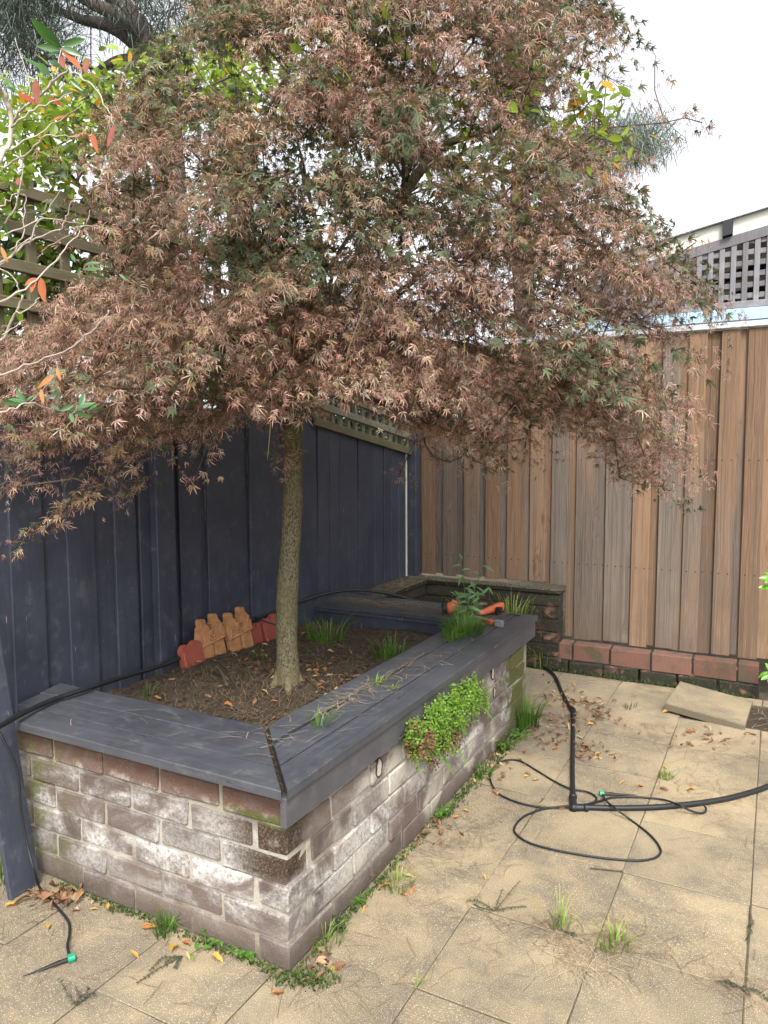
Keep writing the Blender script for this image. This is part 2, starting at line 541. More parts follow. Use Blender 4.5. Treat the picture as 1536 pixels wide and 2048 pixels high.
def make_leaf(name, rough=0.5, trans=0.35, spec=0.35):
    n = NT(name, rough, spec)
    c = n.attr()
    f = n.noise(n.pos(), 60.0, 3)
    c = n.mix(1.0, c, n.mix(f, (0.72, 0.72, 0.72), (1.2, 1.2, 1.2)), 'MULTIPLY')
    n.col(c)
    t = n.new('ShaderNodeBsdfTranslucent'); n.set(t.inputs[0], c)
    m = n.new('ShaderNodeMixShader'); m.inputs[0].default_value = trans
    n.t.links.new(n.b.outputs[0], m.inputs[1]); n.t.links.new(t.outputs[0], m.inputs[2])
    n.t.links.new(m.outputs[0], n.out.inputs['Surface'])
    return n.m


def make_soil(name, a, b, scale=30.0):
    n = NT(name, 0.97, 0.1); P = n.pos()
    f = n.noise(P, scale, 7, 0.75); g = n.noise(P, scale*6, 4, 0.7)
    c = n.mix(n.sstep(f, 0.3, 0.7), a, b)
    c = n.mix(n.sstep(g, 0.6, 0.75), c, tuple(min(1, v*2.2) for v in b))
    n.col(c); n.bump(n.math('ADD', f, g), 1.0, 0.02)
    return n.m


def make_mossy_brick():
    n = NT('black_mossy_masonry', 0.92, 0.15); P = n.pos(); r = n.rnd()
    f = n.noise(P, 8.0, 6, 0.7, 0.4); fine = n.noise(P, 90.0, 4, 0.7)
    z = n.sep(P)[2]; x = n.sep(P)[0]
    c = n.mix(r, (0.16, 0.085, 0.06), (0.24, 0.13, 0.095))
    c = n.mix(n.sstep(f, 0.3, 0.46), c, (0.028, 0.026, 0.02))
    c = n.mix(n.math('MULTIPLY', n.sstep(z, 0.36, 0.48), 0.75), c, (0.035, 0.032, 0.026))
    c = n.mix(n.math('MULTIPLY', n.sstep(fine, 0.52, 0.68), n.sstep(f, 0.4, 0.6)), c, (0.085, 0.095, 0.04))
    nz = n.sep(n.nrm())[2]
    c = n.mix(n.math('MULTIPLY', n.math('MULTIPLY', n.sstep(nz, 0.5, 0.8), n.sstep(z, 0.53, 0.545)), n.sstep(fine, 0.4, 0.7)), c, (0.165, 0.142, 0.095))
    n.col(c); n.bump(n.math('ADD', f, fine), 0.8, 0.006)
    return n.m


M = dict(
    paver=make_paver(), brick=make_brick('efflorescent_brick'), redbrick=make_brick('red_brick', True), mortar=make_mortar(),
    navy=make_paint('navy_fence_paint', (0.029, 0.034, 0.050), (0.042, 0.048, 0.068), 0.52, (1, 1, 0.06)),
    cap=make_paint('grey_navy_deck_paint', (0.044, 0.047, 0.056), (0.064, 0.068, 0.079), 0.42, (0.05, 1, 1), 0.45, cracks=True),
    fascia=make_paint('grey_fascia_paint', (0.062, 0.061, 0.069), (0.080, 0.078, 0.086), 0.5, (0.05, 1, 1), 0.4),
    timber=make_timber(),
    trellis=make_old_wood('mossy_trellis_wood', (0.085, 0.077, 0.05), (0.18, 0.155, 0.098), (0.10, 0.11, 0.05)),
    greytrellis=make_old_wood('grey_trellis_wood', (0.12, 0.112, 0.085), (0.27, 0.255, 0.2), (0.12, 0.125, 0.08)),
    lattice=make_old_wood('purple_grey_lattice_wood', (0.115, 0.112, 0.12), (0.235, 0.228, 0.24), (0.225, 0.22, 0.235)),
    bark=make_bark(),
    twig=plain('dark_maple_twig', (0.075, 0.062, 0.045), 0.85, 0.2, 0.4, 60, 0.4),
    palebark=plain('pale_grey_twig', (0.36, 0.31, 0.26), 0.85, 0.2, 0.35, 50, 0.4),
    darkbark=plain('dark_furrowed_bark', (0.06, 0.05, 0.045), 0.95, 0.1, 0.5, 30, 1.0),
    leaf=make_leaf('maple_leaf', 0.6, 0.42, 0.2), vine=make_leaf('vine_leaf', 0.4, 0.5), gloss=make_leaf('glossy_leaf', 0.3, 0.3, 0.5),
    grass=make_leaf('grass_blade', 0.5, 0.4), needle=make_leaf('needle', 0.7, 0.15), dead=make_leaf('dead_leaf', 0.75, 0.25, 0.2),
    soil=make_soil('garden_soil', (0.05, 0.04, 0.03), (0.14, 0.11, 0.078)),
    sand=make_soil('bedding_sand', (0.07, 0.056, 0.04), (0.15, 0.12, 0.085), 12.0),
    mossy=make_mossy_brick(),
    terra=plain('orange_terracotta', (0.33, 0.165, 0.078), 0.85, 0.15, 0.55, 26, 0.4),
    redterra=plain('red_terracotta', (0.25, 0.065, 0.045), 0.75, 0.25, 0.25, 25, 0.3),
    pipe=plain('black_poly_pipe', (0.012, 0.013, 0.015), 0.48, 0.35, 0.25, 50),
    orange=plain('orange_plastic', (0.5, 0.115, 0.05), 0.45, 0.45, 0.15, 60),
    redplastic=plain('red_plastic', (0.36, 0.055, 0.035), 0.5, 0.4, 0.2, 60),
    greenplastic=plain('green_plastic', (0.01, 0.24, 0.13), 0.4, 0.45, 0.15, 60),
    steel=plain('dull_steel', (0.16, 0.165, 0.17), 0.4, 0.6, 0.3, 60),
    rust=plain('copper_brown_plastic', (0.3, 0.13, 0.07), 0.55, 0.4, 0.2, 60),
    cream=plain('cream_weatherboard', (0.53, 0.53, 0.46), 0.7, 0.25, 0.12, 12),
    blue=plain('pale_blue_steel', (0.33, 0.50, 0.66), 0.45, 0.4, 0.12, 14),
    zinc=plain('zinc_capping', (0.42, 0.45, 0.5), 0.4, 0.5, 0.12, 14),
    darkgap=plain('dark_purlin', (0.03, 0.032, 0.038), 0.7, 0.2, 0.2, 20),
    lime=plain('lime_render', (0.36, 0.33, 0.28), 0.95, 0.1, 0.35, 55, 0.8),
)
# ------------------------------------------------------------------ ground and paving
me = bpy.data.meshes.new('ground')
me.from_pydata([(-120, -120, -0.06), (120, -120, -0.06), (120, 120, -0.06), (-120, 120, -0.06)], [], [(0, 1, 2, 3)])
tag(link('ground', me, M['sand']), kind='structure')

patio = tag(empty('pavement', (0, 0, -0.05)), kind='structure')
mb = MB(); mb.add(*box(-1.9, 3.3, -2.9, 3.22, -0.05, -0.0045, 0.004))
link('joint_bed', mb.mesh('joint_bed', make_soil('joint_grit', (0.16, 0.135, 0.095), (0.27, 0.225, 0.155), 60.0)), None, patio)
XJ = [-1.64, -1.24, -0.84, -0.44, -0.043, 0.345, 0.75, 1.155, 1.56, 1.965, 2.37, 2.775, 3.18]
YJ = [-2.83, -2.41, -1.99, -1.57, -1.15, -0.725, -0.30, 0.12, 0.535, 0.97, 1.39, 1.81, 2.235, 2.66, 3.09, 3.2]
pav_meshes = {}
for i in range(len(XJ)-1):
    for j in range(len(YJ)-1):
        x0, x1, y0, y1 = XJ[i], XJ[i+1], YJ[j], YJ[j+1]
        if x1 < -0.05 and y0 > 0.1 and y1 < 2.4: continue                 # under the planter
        if j == 13 and i in (6, 7): continue                              # the lifted paver and the hole beside it
        g = 0.001 + 0.0012*random.random()
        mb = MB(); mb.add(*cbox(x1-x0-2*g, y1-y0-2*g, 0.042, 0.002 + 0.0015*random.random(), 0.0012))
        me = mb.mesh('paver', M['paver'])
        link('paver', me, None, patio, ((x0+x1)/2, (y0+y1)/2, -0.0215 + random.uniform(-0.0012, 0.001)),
             (random.gauss(0, 0.0012), random.gauss(0, 0.0012), random.gauss(0, 0.003)))
# earth in the hole where a paver is missing
mb = MB(); mb.add(*box(0.76, 1.55, 2.67, 3.08, -0.05, -0.004, 0.01))
tag(mb.build('soil', M['soil']), kind='structure')

# the lifted paver
C4 = [G(1360, 1362, 0.045), G(1331, 1405, 0.062), G(1491, 1450, 0.03), G(1506, 1402, 0.013)]
C4 = [np.array(c) for c in C4]
nn = np.cross(C4[1]-C4[0], C4[3]-C4[0]); nn /= np.linalg.norm(nn)
if nn[2] < 0: nn = -nn
ctr = sum(C4)/4
V = [c - ctr for c in C4] + [c - ctr - nn*0.042 for c in C4]
V2, F2 = [], []
mb = MB()
top = [c - ctr + (ctr - c)*0.012 for c in C4]
mb.add(top + [c - ctr - nn*0.006 for c in C4] + [c - ctr - nn*0.042 for c in C4],
       [(0, 1, 2, 3), (11, 10, 9, 8)] + [(k, (k+1) % 4 + 0, (k+1) % 4 + 4, k+4)[::-1] for k in range(4)] + [(k+4, (k+1) % 4 + 4, (k+1) % 4 + 8, k+8)[::-1] for k in range(4)])
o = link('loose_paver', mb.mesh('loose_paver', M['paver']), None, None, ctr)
tag(o, 'sandy concrete paver lifted out of line and lying tilted near the timber fence', 'paver')

# ------------------------------------------------------------------ raised brick planter
planter = tag(empty('brick_planter', (-0.6, 1.1, 0)), 'long raised brick planter with whitish salt bloom and grey painted bench boards on top', 'planter')
mb = MB()
mb.add(*box(-1.28, -0.0065, 0.0065, 0.105, -0.03, 0.517, 0.003))
mb.add(*box(-0.105, -0.0065, 0.1055, 2.27, -0.03, 0.517, 0.003))
mb.add(*box(-1.28, -0.1055, 2.2, 2.27, -0.03, 0.5165, 0.003))
link('mortar_joints', mb.mesh('mortar_joints', M['mortar']), None, planter)
bm_s = []; bm_h = []
def brick_variants(L, W, n, mat, H=0.075, nm='brick'):
    out = []
    for k in range(n):
        mb = MB(); V, F = cbox(L, W, H, 0.005, 0.0024); mb.add(V, F); out.append(mb.mesh(nm, mat))
    return out
BS = brick_variants(0.234, 0.105, 8, M['brick']); BH = brick_variants(0.111, 0.105, 6, M['brick'])
for row in range(6):
    z = 0.043 + row*0.086
    left_stretch = (row % 2 == 1)                  # which face the corner brick runs along
    # short face (y = 0), from the corner towards the fence
    e = 0.0 if left_stretch else -0.123
    x = 0.0
    first = True
    while x > -1.2:
        L = 0.245
        if first and not left_stretch: L = 0.1225
        v = random.choice(BS if L > 0.2 else BH)
        if not (first and not left_stretch):
            link('brick', v, None, planter, (x - L/2 + 0.002, 0.052 + random.gauss(0, 0.0015), z + random.gauss(0, 0.001)),
                 (random.gauss(0, 0.006), random.gauss(0, 0.004), random.gauss(0, 0.004)*(0 if x > -0.01 else 1)))
        x -= L; first = False
    # long face (x = 0)
    y = -0.007 if not left_stretch else 0.1085
    while y < 2.24:
        L = 0.245
        if left_stretch and y < 0.11: y = 0.1225
        if y + L > 2.29: L = 0.1225
        if y + L > 2.30: break
        v = random.choice(BS if L > 0.2 else BH)
        link('brick', v, None, planter, (-0.052 + random.gauss(0, 0.0015), y + L/2 + 0.002, z + random.gauss(0, 0.001)),
             (random.gauss(0, 0.005), random.gauss(0, 0.004), R(90) + random.gauss(0, 0.005)*(0 if y < 0.01 else 1)))
        y += L

# bench boards: mitred prisms, each built along its own local X
def board(name, quad, z0, z1, mat, parent, along, sag=0.0):
    """quad: four (x, y) corners; local X runs along the board"""
    q = np.array(quad, float); c = q.mean(0)
    a = math.atan2(along[1], along[0]); ca, sa = math.cos(-a), math.sin(-a)
    l = np.array([[ca*(p[0]-c[0]) - sa*(p[1]-c[1]), sa*(p[0]-c[0]) + ca*(p[1]-c[1])] for p in q])
    h = (z1-z0)
    k = 1 - 0.002/np.maximum(np.abs(l), 0.02)
    inn = l*k
    V = [(*p, h/2) for p in inn] + [(*p, h/2-0.002) for p in l] + [(*p, -h/2) for p in l]
    V = np.array(V); V[:, 2] += rng.normal(0, 0.0006, len(V))
    F = [(0, 1, 2, 3), (8, 11, 10, 9)]
    for i in range(4):
        j = (i+1) % 4
        F += [(i, i+4, j+4, j), (i+4, i+8, j+8, j+4)]
    area = sum(l[i][0]*l[(i+1) % 4][1]-l[(i+1) % 4][0]*l[i][1] for i in range(4))
    if area < 0: F = [f[::-1] for f in F]
    return simple(name, V, F, mat, parent, (c[0], c[1], (z0+z1)/2), (0, 0, a))

ZB, ZT = 0.538, 0.565
O0, I0 = np.array([0.022, -0.04]), np.array([-0.325, 0.335])       # mitre line outer -> inner
def mit(t, s): return O0 + (I0-O0)*t + np.array([s*0.006, s*0.0065])
cuts = [0.0, 0.333, 0.667, 1.0]
ENDY = 2.363
for k in range(3):
    t0, t1 = cuts[k] + (0.011 if k else 0), cuts[k+1] - 0.011
    a, b = mit(t0, 1), mit(t1, 1)
    if k == 2: a = a + np.array([-0.013, 0.013])
    gap = 0.02 if k == 2 else 0.0                                  # a rotten split between the two inner boards
    board('cap_board', [(a[0], a[1]), (a[0] + (0.012 if k == 2 else 0), ENDY), (b[0], ENDY), (b[0], b[1])], ZB - 0.001*k, ZT - 0.0015*k, M['cap'], planter, (0, 1))
    a, b = mit(t0, -1), mit(t1, -1)
    xe = (-1.165, -1.27, -1.315)[k]
    board('cap_board', [(xe, a[1]), (a[0], a[1]), (b[0], b[1]), (xe-0.03, b[1])], ZB - 0.001*k, ZT - 0.002*k, M['cap'], planter, (1, 0))
for (y0, y1, dz) in ((2.085, 2.195, 0.0), (2.2, 2.31, -0.002), (2.316, 2.43, 0.001)):
    board('cap_board', [(-1.33, y0), (-0.33, y0), (-0.33, y1), (-1.33, y1)], ZB + dz, ZT + dz, M['cap'], planter, (1, 0))
board('cap_board', [(-1.36, 2.44), (-1.12, 2.44), (-1.12, 2.53), (-1.33, 2.53)], ZB+0.012, ZT+0.012, M['cap'], planter, (1, 0))
mb = MB(); mb.add(*box(-1.28, -0.004, 0.0, 0.30, 0.519, 0.528, 0.002)); mb.add(*box(-0.31, -0.004, 0.3005, 2.34, 0.519, 0.528, 0.002)); mb.add(*box(-1.3, -0.311, 2.125, 2.42, 0.519, 0.5365, 0.002))
link('seam_shade_sheet', mb.mesh('seam_shade_sheet', M['soil']), None, planter)  # dark sheets added under the boards so their seams look shaded
# fascia on the long side, skirting inside under the back bench
mb = MB(); mb.add(*cbox(2.375, 0.02, 0.088, 0.002)); 
link('fascia_board', mb.mesh('fascia_board', M['fascia']), None, planter, (0.011, 1.155, 0.4935), (0, 0, R(90)))
mb = MB(); mb.add(*cbox(2.36, 0.012, 0.012, 0.002))
link('fascia_board', mb.mesh('fascia_board', M['cap']), None, planter, (0.004, 1.155, 0.5315), (0, 0, R(90)))
mb = MB(); mb.add(*cbox(1.0, 0.02, 0.135, 0.002))
link('skirting_board', mb.mesh('skirting_board', M['navy']), None, planter, (-0.83, 2.11, 0.469), (0, 0, 0))
mb = MB(); mb.add(*cbox(1.0, 0.018, 0.02, 0.002))
link('skirting_board', mb.mesh('skirting_board', M['navy']), None, planter, (-0.83, 2.094, 0.525), (0, 0, 0))
# weep holes with lumps of lime
for (px, py, s) in ((757, 1535, 1.0), (985, 1345, 1.0), (988, 1385, 0.7)):
    p = onplane(0, 0.002, px, py)
    mb = MB()
    th = np.linspace(0, 2*math.pi, 15)[:-1]
    ringp = np.array([(0.004*rng.random(), 0.02*s*math.cos(t)*(1+0.2*rng.random()), 0.03*s*math.sin(t)*(1+0.2*rng.random())) for t in th])
    V, F = tube(np.vstack([ringp, ringp[:1]]) + p, 0.003*s, 6, False); mb.add(V, F)
    link('weep_hole_rim', mb.mesh('weep_hole_rim', M['mossy'], True), None, planter)
    V = np.vstack([[p + np.array([0.004, 0, 0])], ringp*0.9 + p + np.array([0.001, 0, 0])])
    mb = MB(); mb.add(V, [(0, i+1, (i+1) % 14 + 1) for i in range(14)])
    link('lime_plug', mb.mesh('lime_plug', M['lime'], True), None, planter)

# ------------------------------------------------------------------ earth in the planter
def soil_z(x, y):
    m = 0.06*np.exp(-(((x+1.0)/0.30)**2 + ((y-1.0)/0.55)**2))
    return 0.452 + m + 0.012*np.sin(x*9+1)*np.sin(y*7) + 0.035*np.exp(-(((x+0.65)**2+(y-0.92)**2)/0.03))
nx, ny = 70, 110
gx = np.linspace(-1.40, -0.10, nx); gy = np.linspace(0.10, 2.2, ny)
X, Y = np.meshgrid(gx, gy, indexing='ij')
Z = soil_z(X, Y) + rng.normal(0, 0.004, X.shape)
V = np.stack([X, Y, Z], -1).reshape(-1, 3)
T = []
for i in range(nx-1):
    for j in range(ny-1):
        a = i*ny+j; T += [(a, a+ny, a+ny+1), (a, a+ny+1, a+1)]
tag(link('soil', tri_mesh('soil', V, T, np.ones((len(V), 3)), M['soil'], True)), kind='structure')

# ------------------------------------------------------------------ navy paling fence along the planter
def fx(y): return -1.385 + 0.046*y
navy = tag(empty('navy_fence', (fx(1.5), 1.5, 0)), 'tall navy painted paling fence behind the tree and planter', 'fence')
FANG = math.atan(0.046)
def navy_plank(y0, y1, z0, z1, off, th=0.018, nm='plank', slope=0.0):
    c = (y0+y1)/2
    V, F = cbox(th, y1-y0, z1-z0, 0.003)
    V[:, 2] += np.where(V[:, 2] > 0, -V[:, 1]*slope, 0)
    o = simple(nm, V, F, M['navy'], navy, (fx(c)+off, c, (z0+z1)/2), (random.gauss(0, 0.003), random.gauss(0, 0.004), -FANG + random.gauss(0, 0.006)))
    return o
def fy(px, py=1283, off=0.0):                # y on the fence plane of a pixel column
    y = 1.0
    for _ in range(12):
        y = onplane(0, fx(y)+off, px, py)[1]
    return y
ed = [-220, -150, -95, -40, 25, 81, 139, 185, 233, 267, 283, 310, 362, 395, 417, 455, 500, 545, 578, 605, 637]
ys = [fy(p) for p in ed]
for k in range(len(ys)-1):
    off = 0.0165 if k % 2 == 0 else 0.0
    navy_plank(ys[k] + (-0.012 if k % 2 == 0 else 0.004), ys[k+1] + (0.012 if k % 2 == 0 else -0.004), 0.0, 1.70, off + random.uniform(-0.002, 0.003))
navy_plank(fy(308)-0.03, fy(345)-0.03, 0.3, 1.72, 0.05, 0.045, 'post')
ed = [634, 657, 677, 695, 714, 730, 747, 765, 780, 794, 808]
ys = [fy(p, 1100) for p in ed]
for k in range(len(ys)-1):
    zt = 1.655 - (0.5*(ys[k]+ys[k+1]) - 2.1)*0.155
    navy_plank(ys[k]+0.0025, ys[k+1]-0.0025, 0.45, zt, 0.004 + random.uniform(-0.003, 0.003), slope=0.155)
mb = MB(); mb.add(*cbox(0.012, 0.004, 1.0, 0.001))
link('batten', mb.mesh('batten', M['cream']), None, navy, (fx(3.2)+0.006, fy(812, 1100), 1.0))
navy_plank(fy(814, 1100), fy(814, 1100)+0.09, 0.45, 1.62, 0.03, 0.09, 'post')
# navy plank leaning in front of the fence
B0 = np.array([-1.03, -0.095, 0.0]); Tp = onplane(0, -1.16, 0, 1290); 
d = Tp - np.array([-1.03, -0.04, 0.0]); d /= np.linalg.norm(d)
mb = MB(); V, F = cbox(0.02, 0.112, 1.15, 0.002); V[:, 2] += 0.575; mb.add(V, F)
o = link('leaning_plank', mb.mesh('leaning_plank', M['navy']), None, None, B0)
wy = np.array([0.0, 1.0, 0.0]) - d*d[1]; wy /= np.linalg.norm(wy); wx = np.cross(wy, d)
o.rotation_euler = Matrix([[wx[0], wy[0], d[0]], [wx[1], wy[1], d[1]], [wx[2], wy[2], d[2]]]).to_euler()
tag(o, 'navy painted plank leaning at the short end of the planter', 'plank')

# old trellis above the navy fence
tr = tag(empty('wooden_trellis', (fx(0.8), 0.8, 1.7)), 'old mossy wooden square trellis on the navy fence beside the pale twigs', 'trellis')
def slat(parent, mat, y0, z0, y1, z1, wid, off, th=0.022, nm='slat'):
    L = math.hypot((y1-y0)*math.hypot(1, 0.046), z1-z0)
    V, F = cbox(th, wid, L + 0.0, 0.003, 0.0007)
    c = ((fx((y0+y1)/2)+off), (y0+y1)/2, (z0+z1)/2)
    dv = Vector((0.046*(y1-y0), y1-y0, z1-z0)).normalized()
    nx_ = Vector((1, -0.046, 0)).normalized(); wv = dv.cross(nx_)
    m = Matrix((nx_, wv, dv)).transposed()
    return simple(nm, V, F, mat, parent, c, m.to_euler())
for zz in (1.765, 1.905, 2.045, 2.185, 2.325, 2.465):
    slat(tr, M['trellis'], -0.75, zz, 2.05, zz+0.0, 0.042, 0.022)
for k in range(19):
    yy = -0.72 + k*0.145
    slat(tr, M['trellis'], yy, 1.70, yy, 2.52, 0.04, 0.0)
slat(tr, M['trellis'], 0.88, 1.5, 0.88, 2.7, 0.10, -0.065, 0.09, 'post')
tr2 = tag(empty('corner_trellis', (fx(2.7), 2.7, 1.5)), 'grey sagging square trellis on the navy fence by the timber fence corner', 'trellis')
for k, dz in enumerate((0.0, 0.105, 0.21, 0.315, 0.42)):
    slat(tr2, M['greytrellis'] if k else M['trellis'], 2.08, 1.665+dz, 3.27, 1.665+dz-1.19*0.155, 0.042 if k else 0.05, 0.028)
for k in range(14):
    yy = 2.12 + k*0.088
    slat(tr2, M['greytrellis'], yy, 1.65-(yy-2.1)*0.155, yy, 2.14-(yy-2.1)*0.155, 0.034, 0.006)

# ------------------------------------------------------------------ timber paling fence across the back
YT = 3.36
tim = tag(empty('timber_fence', (0.5, YT, 0)), 'weathered brown timber paling fence across the back of the yard', 'fence')
pe = [833, 848, 873, 889, 915, 930, 960, 973, 1001, 1016, 1049, 1061, 1092, 1104, 1136, 1152, 1185, 1211, 1239, 1265, 1299, 1317, 1351, 1367, 1401, 1430, 1466, 1483, 1520]
xs = [onplane(1, YT, p, 1100)[0] for p in pe]
while xs[-1] < 3.6: xs.append(xs[-1] + random.choice((0.07, 0.10, 0.115)))
for k in range(len(xs)-1):
    front = (k % 2 == 1)
    x0, x1 = xs[k], xs[k+1]
    zb = 0.57 if x1 < -0.05 else 0.205
    zb += random.uniform(-0.006, 0.008)
    zt = 2.205
    e = 0.003 if front else 0.012
    V, F = cbox(x1-x0+2*e-0.003, 0.016, zt-zb, 0.002)
    cx = (x0+x1)/2
    V[:, 0] += (V[:, 2]/2.0)*random.gauss(0, 0.003)
    simple('plank', V, F, M['timber'], tim, (cx, YT - (0.02 if front else 0.0) + random.uniform(-0.003, 0.003), (zt+zb)/2), (random.gauss(0, 0.002), 0, random.gauss(0, 0.02)))
for zz in (0.72, 1.42, 2.1):
    mb = MB(); mb.add(*box(-1.2, 3.5, YT+0.022, YT+0.06, zz-0.035, zz+0.035))
    link('rail', mb.mesh('rail', M['timber']), None, tim)
mb = MB(); mb.add(*box(-1.15, 3.5, YT-0.05, YT+0.05, 2.21, 2.245, 0.004))
link('capping', mb.mesh('capping', M['zinc']), None, tim)

# brick edging under the timber fence
pl = tag(empty('brick_edging', (0.5, 3.27, 0)), 'low red brick edging course along the foot of the timber fence', 'edging')
xj = [onplane(1, 3.25, p, q)[0] for p, q in ((1070, 1300), (1144, 1310), (1219, 1315), (1301, 1325), (1384, 1335), (1474, 1350), (1519, 1355))]
for k in range(len(xj)-1):
    mb = MB(); mb.add(*cbox(xj[k+1]-xj[k]-0.01, 0.10, 0.115, 0.006, 0.002))
    link('brick', mb.mesh('brick', M['redbrick']), None, pl, ((xj[k]+xj[k+1])/2, 3.30 + random.gauss(0, 0.002), 0.132), (random.gauss(0, 0.006), 0, random.gauss(0, 0.006)))
mb = MB(); mb.add(*box(xj[0], xj[-1]-0.004, 3.256, 3.345, 0.065, 0.184, 0.003)); link('mortar_joints', mb.mesh('mortar_joints', M['mossy']), None, pl)
for k in range(6):
    xa = xj[0] + k*(xj[-1]-xj[0])/6; xb = xj[0] + (k+1)*(xj[-1]-xj[0])/6
    mb = MB(); mb.add(*box(xa+0.004, xb-0.004, 3.235, 3.34, -0.04, 0.07, 0.008, 0.003)); link('base_brick', mb.mesh('base_brick', M['mossy']), None, pl)

# low black retaining wall in the corner: an L of mossy bricks
lw = tag(empty('retaining_wall', (-0.6, 3.25, 0)), 'low L shaped retaining wall black with moss in the fence corner', 'wall')
mb = MB(); mb.add(*box(-1.2, -0.076, 3.232, 3.325, -0.04, 0.515, 0.004)); mb.add(*box(-1.22, -1.075, 2.46, 3.2315, -0.04, 0.515, 0.004))
link('mortar_joints', mb.mesh('mortar_joints', M['mossy']), None, lw)
MBs = brick_variants(0.234, 0.10, 4, M['mossy'], 0.076); 
for row in range(6):
    z = 0.043 + row*0.086
    x = -0.07 + (0.0 if row % 2 else 0.12)
    while x > -1.0:
        x1 = min(x, -0.07); L = x1 - (x-0.245)
        if L > 0.2: link('brick', random.choice(MBs), None, lw, (x1 - L/2, 3.277, z), (random.gauss(0, 0.006), 0, random.gauss(0, 0.008)))
        else:
            mb = MB(); mb.add(*cbox(L-0.01, 0.1, 0.076, 0.006, 0.002)); link('brick', mb.mesh('brick', M['mossy']), None, lw, (x1 - L/2, 3.277, z))
        x -= 0.245
    y = 3.225 - (0.0 if row % 2 else 0.12)
    while y > 2.5:
        link('brick', random.choice(MBs), None, lw, (-1.11, y-0.12, z), (random.gauss(0, 0.006), 0, R(90)+random.gauss(0, 0.008))); y -= 0.245
for (x0, x1, y0, y1) in ((-1.06, -0.066, 3.215, 3.335), (-1.25, -1.045, 2.45, 3.335)):
    mb = MB(); V, F = box(x0, x1, y0, y1, 0.5165, 0.552, 0.008, 0.003); mb.add(V, F)
    link('coping', mb.mesh('coping', M['mossy']), None, lw)

# ------------------------------------------------------------------ neighbour's pergola beyond the timber fence
pg = tag(empty('pergola', (1.2, 4.5, 0)), "neighbour's pergola end with cream fascia and grey lattice above a blue beam", 'pergola')
YP = 4.5
P0, P1 = onplane(1, YP, 1387, 495), onplane(1, YP, 1536, 450)
sl = (P1[2]-P0[2])/(P1[0]-P0[0]) * 1.0
xr0, xr1 = -0.3, 3.6
def zl(x): return P0[2] + sl*(x-P0[0])
H = onplane(1, YP, 1536, 412)[2] - P1[2]
xa = onplane(1, YP, 1445, 470)[0]; xb = onplane(1, YP, 1466, 462)[0]
def rakebox(name, x0, x1, y0, y1, d0, d1, mat):
    V = [(x, y, zl(x)+dd) for x in (x0, x1) for y in (y0, y1) for dd in (d0, d1)]
    F = [(0, 1, 3, 2), (4, 6, 7, 5), (0, 4, 5, 1), (2, 3, 7, 6), (0, 2, 6, 4), (1, 5, 7, 3)]
    return simple(name, V, F, mat, pg)
rakebox('fascia', xr0, xa, YP, YP+0.03, 0.0, H*0.86, M['cream'])
rakebox('fascia', xb, xr1, YP, YP+0.03, 0.0, H*0.86, M['cream'])
rakebox('bracket', xa+0.002, xb-0.002, YP-0.05, YP+0.3, 0.004, H*0.84, M['darkgap'])
rakebox('gutter', xr0, xr1, YP-0.04, YP+0.05, H*0.88, H*1.0, M['zinc'])
rakebox('roof', xr0, xr1, YP+0.052, YP+2.5, H*0.86, H*0.93, M['zinc'])
rakebox('rail', xr0, xr1, YP-0.012, YP+0.028, -0.075, -0.004, M['lattice'])
zl0 = onplane(1, YP, 1460, 613)[2]
mb = MB(); mb.add(*box(xr0, xr1, YP-0.012, YP+0.028, zl0-0.02, zl0+0.03)); link('rail', mb.mesh('rail', M['lattice']), None, pg)
bz0, bz1 = onplane(1, YP, 1460, 644)[2], onplane(1, YP, 1460, 619)[2]
mb = MB(); mb.add(*box(xr0, xr1, YP-0.04, YP+0.04, bz0, bz1-0.004)); link('beam', mb.mesh('beam', M['blue']), None, pg)
mb = MB(); mb.add(*box(xr0, xr1, YP+0.3, YP+0.33, 1.4, bz0-0.03)); link('wall_panel', mb.mesh('wall_panel', M['cream']), None, pg)
dx = onplane(1, YP, 1463, 560)[0] - onplane(1, YP, 1440, 560)[0]
xv = onplane(1, YP, 1466, 560)[0]
k0 = int((xr0 - xv)/dx)
for k in range(k0+1, int((xr1-xv)/dx)):
    x = xv + k*dx
    zt = zl(x) - 0.045; zb = zl0 + 0.0
    V, F = cbox(0.036, 0.012, zt-zb, 0.002)
    simple('slat', V, F, M['lattice'], pg, (x, YP-0.001, (zt+zb)/2))
zz = zl0 + 0.07
while zz < zl(xr1):
    x0 = max(xr0, P0[0] + (zz + 0.05 - P0[2])/sl)
    if x0 < xr1 - 0.2:
        mb = MB(); mb.add(*box(x0, xr1, YP+0.0055, YP+0.018, zz-0.019, zz+0.019, 0.002)); link('slat', mb.mesh('slat', M['lattice']), None, pg)
    zz += 0.078
# roof sheeting and purlins seen behind the lattice
for k in range(9):
    yy = YP + 0.35 + k*0.28
    z0 = 3.0 + 0.0*k
    rakebox('purlin', xr0, xr1, yy, yy+0.06, -0.02-0.14-0.03*k, -0.02-0.03*k, M['darkgap'] if k % 2 else M['cream'])
for sx_ in (xr0+0.05, 2.9):
    mb = MB(); mb.add(*box(sx_-0.05, sx_+0.05, YP+0.05, YP+0.15, 0, zl(sx_)-0.1)); link('post', mb.mesh('post', M['lattice']), None, pg)
# ------------------------------------------------------------------ foliage helpers
def rot_frames(N, A):
    """frames whose z is N (leaf normal) and whose x is A made square to N; arrays (n, 3)"""
    N = N/np.linalg.norm(N, axis=1)[:, None]
    A = A - N*np.sum(A*N, 1)[:, None]
    A = A/(np.linalg.norm(A, axis=1)[:, None] + 1e-9)
    B = np.cross(N, A)
    return np.stack([A, B, N], -1)                 # columns x, y, z


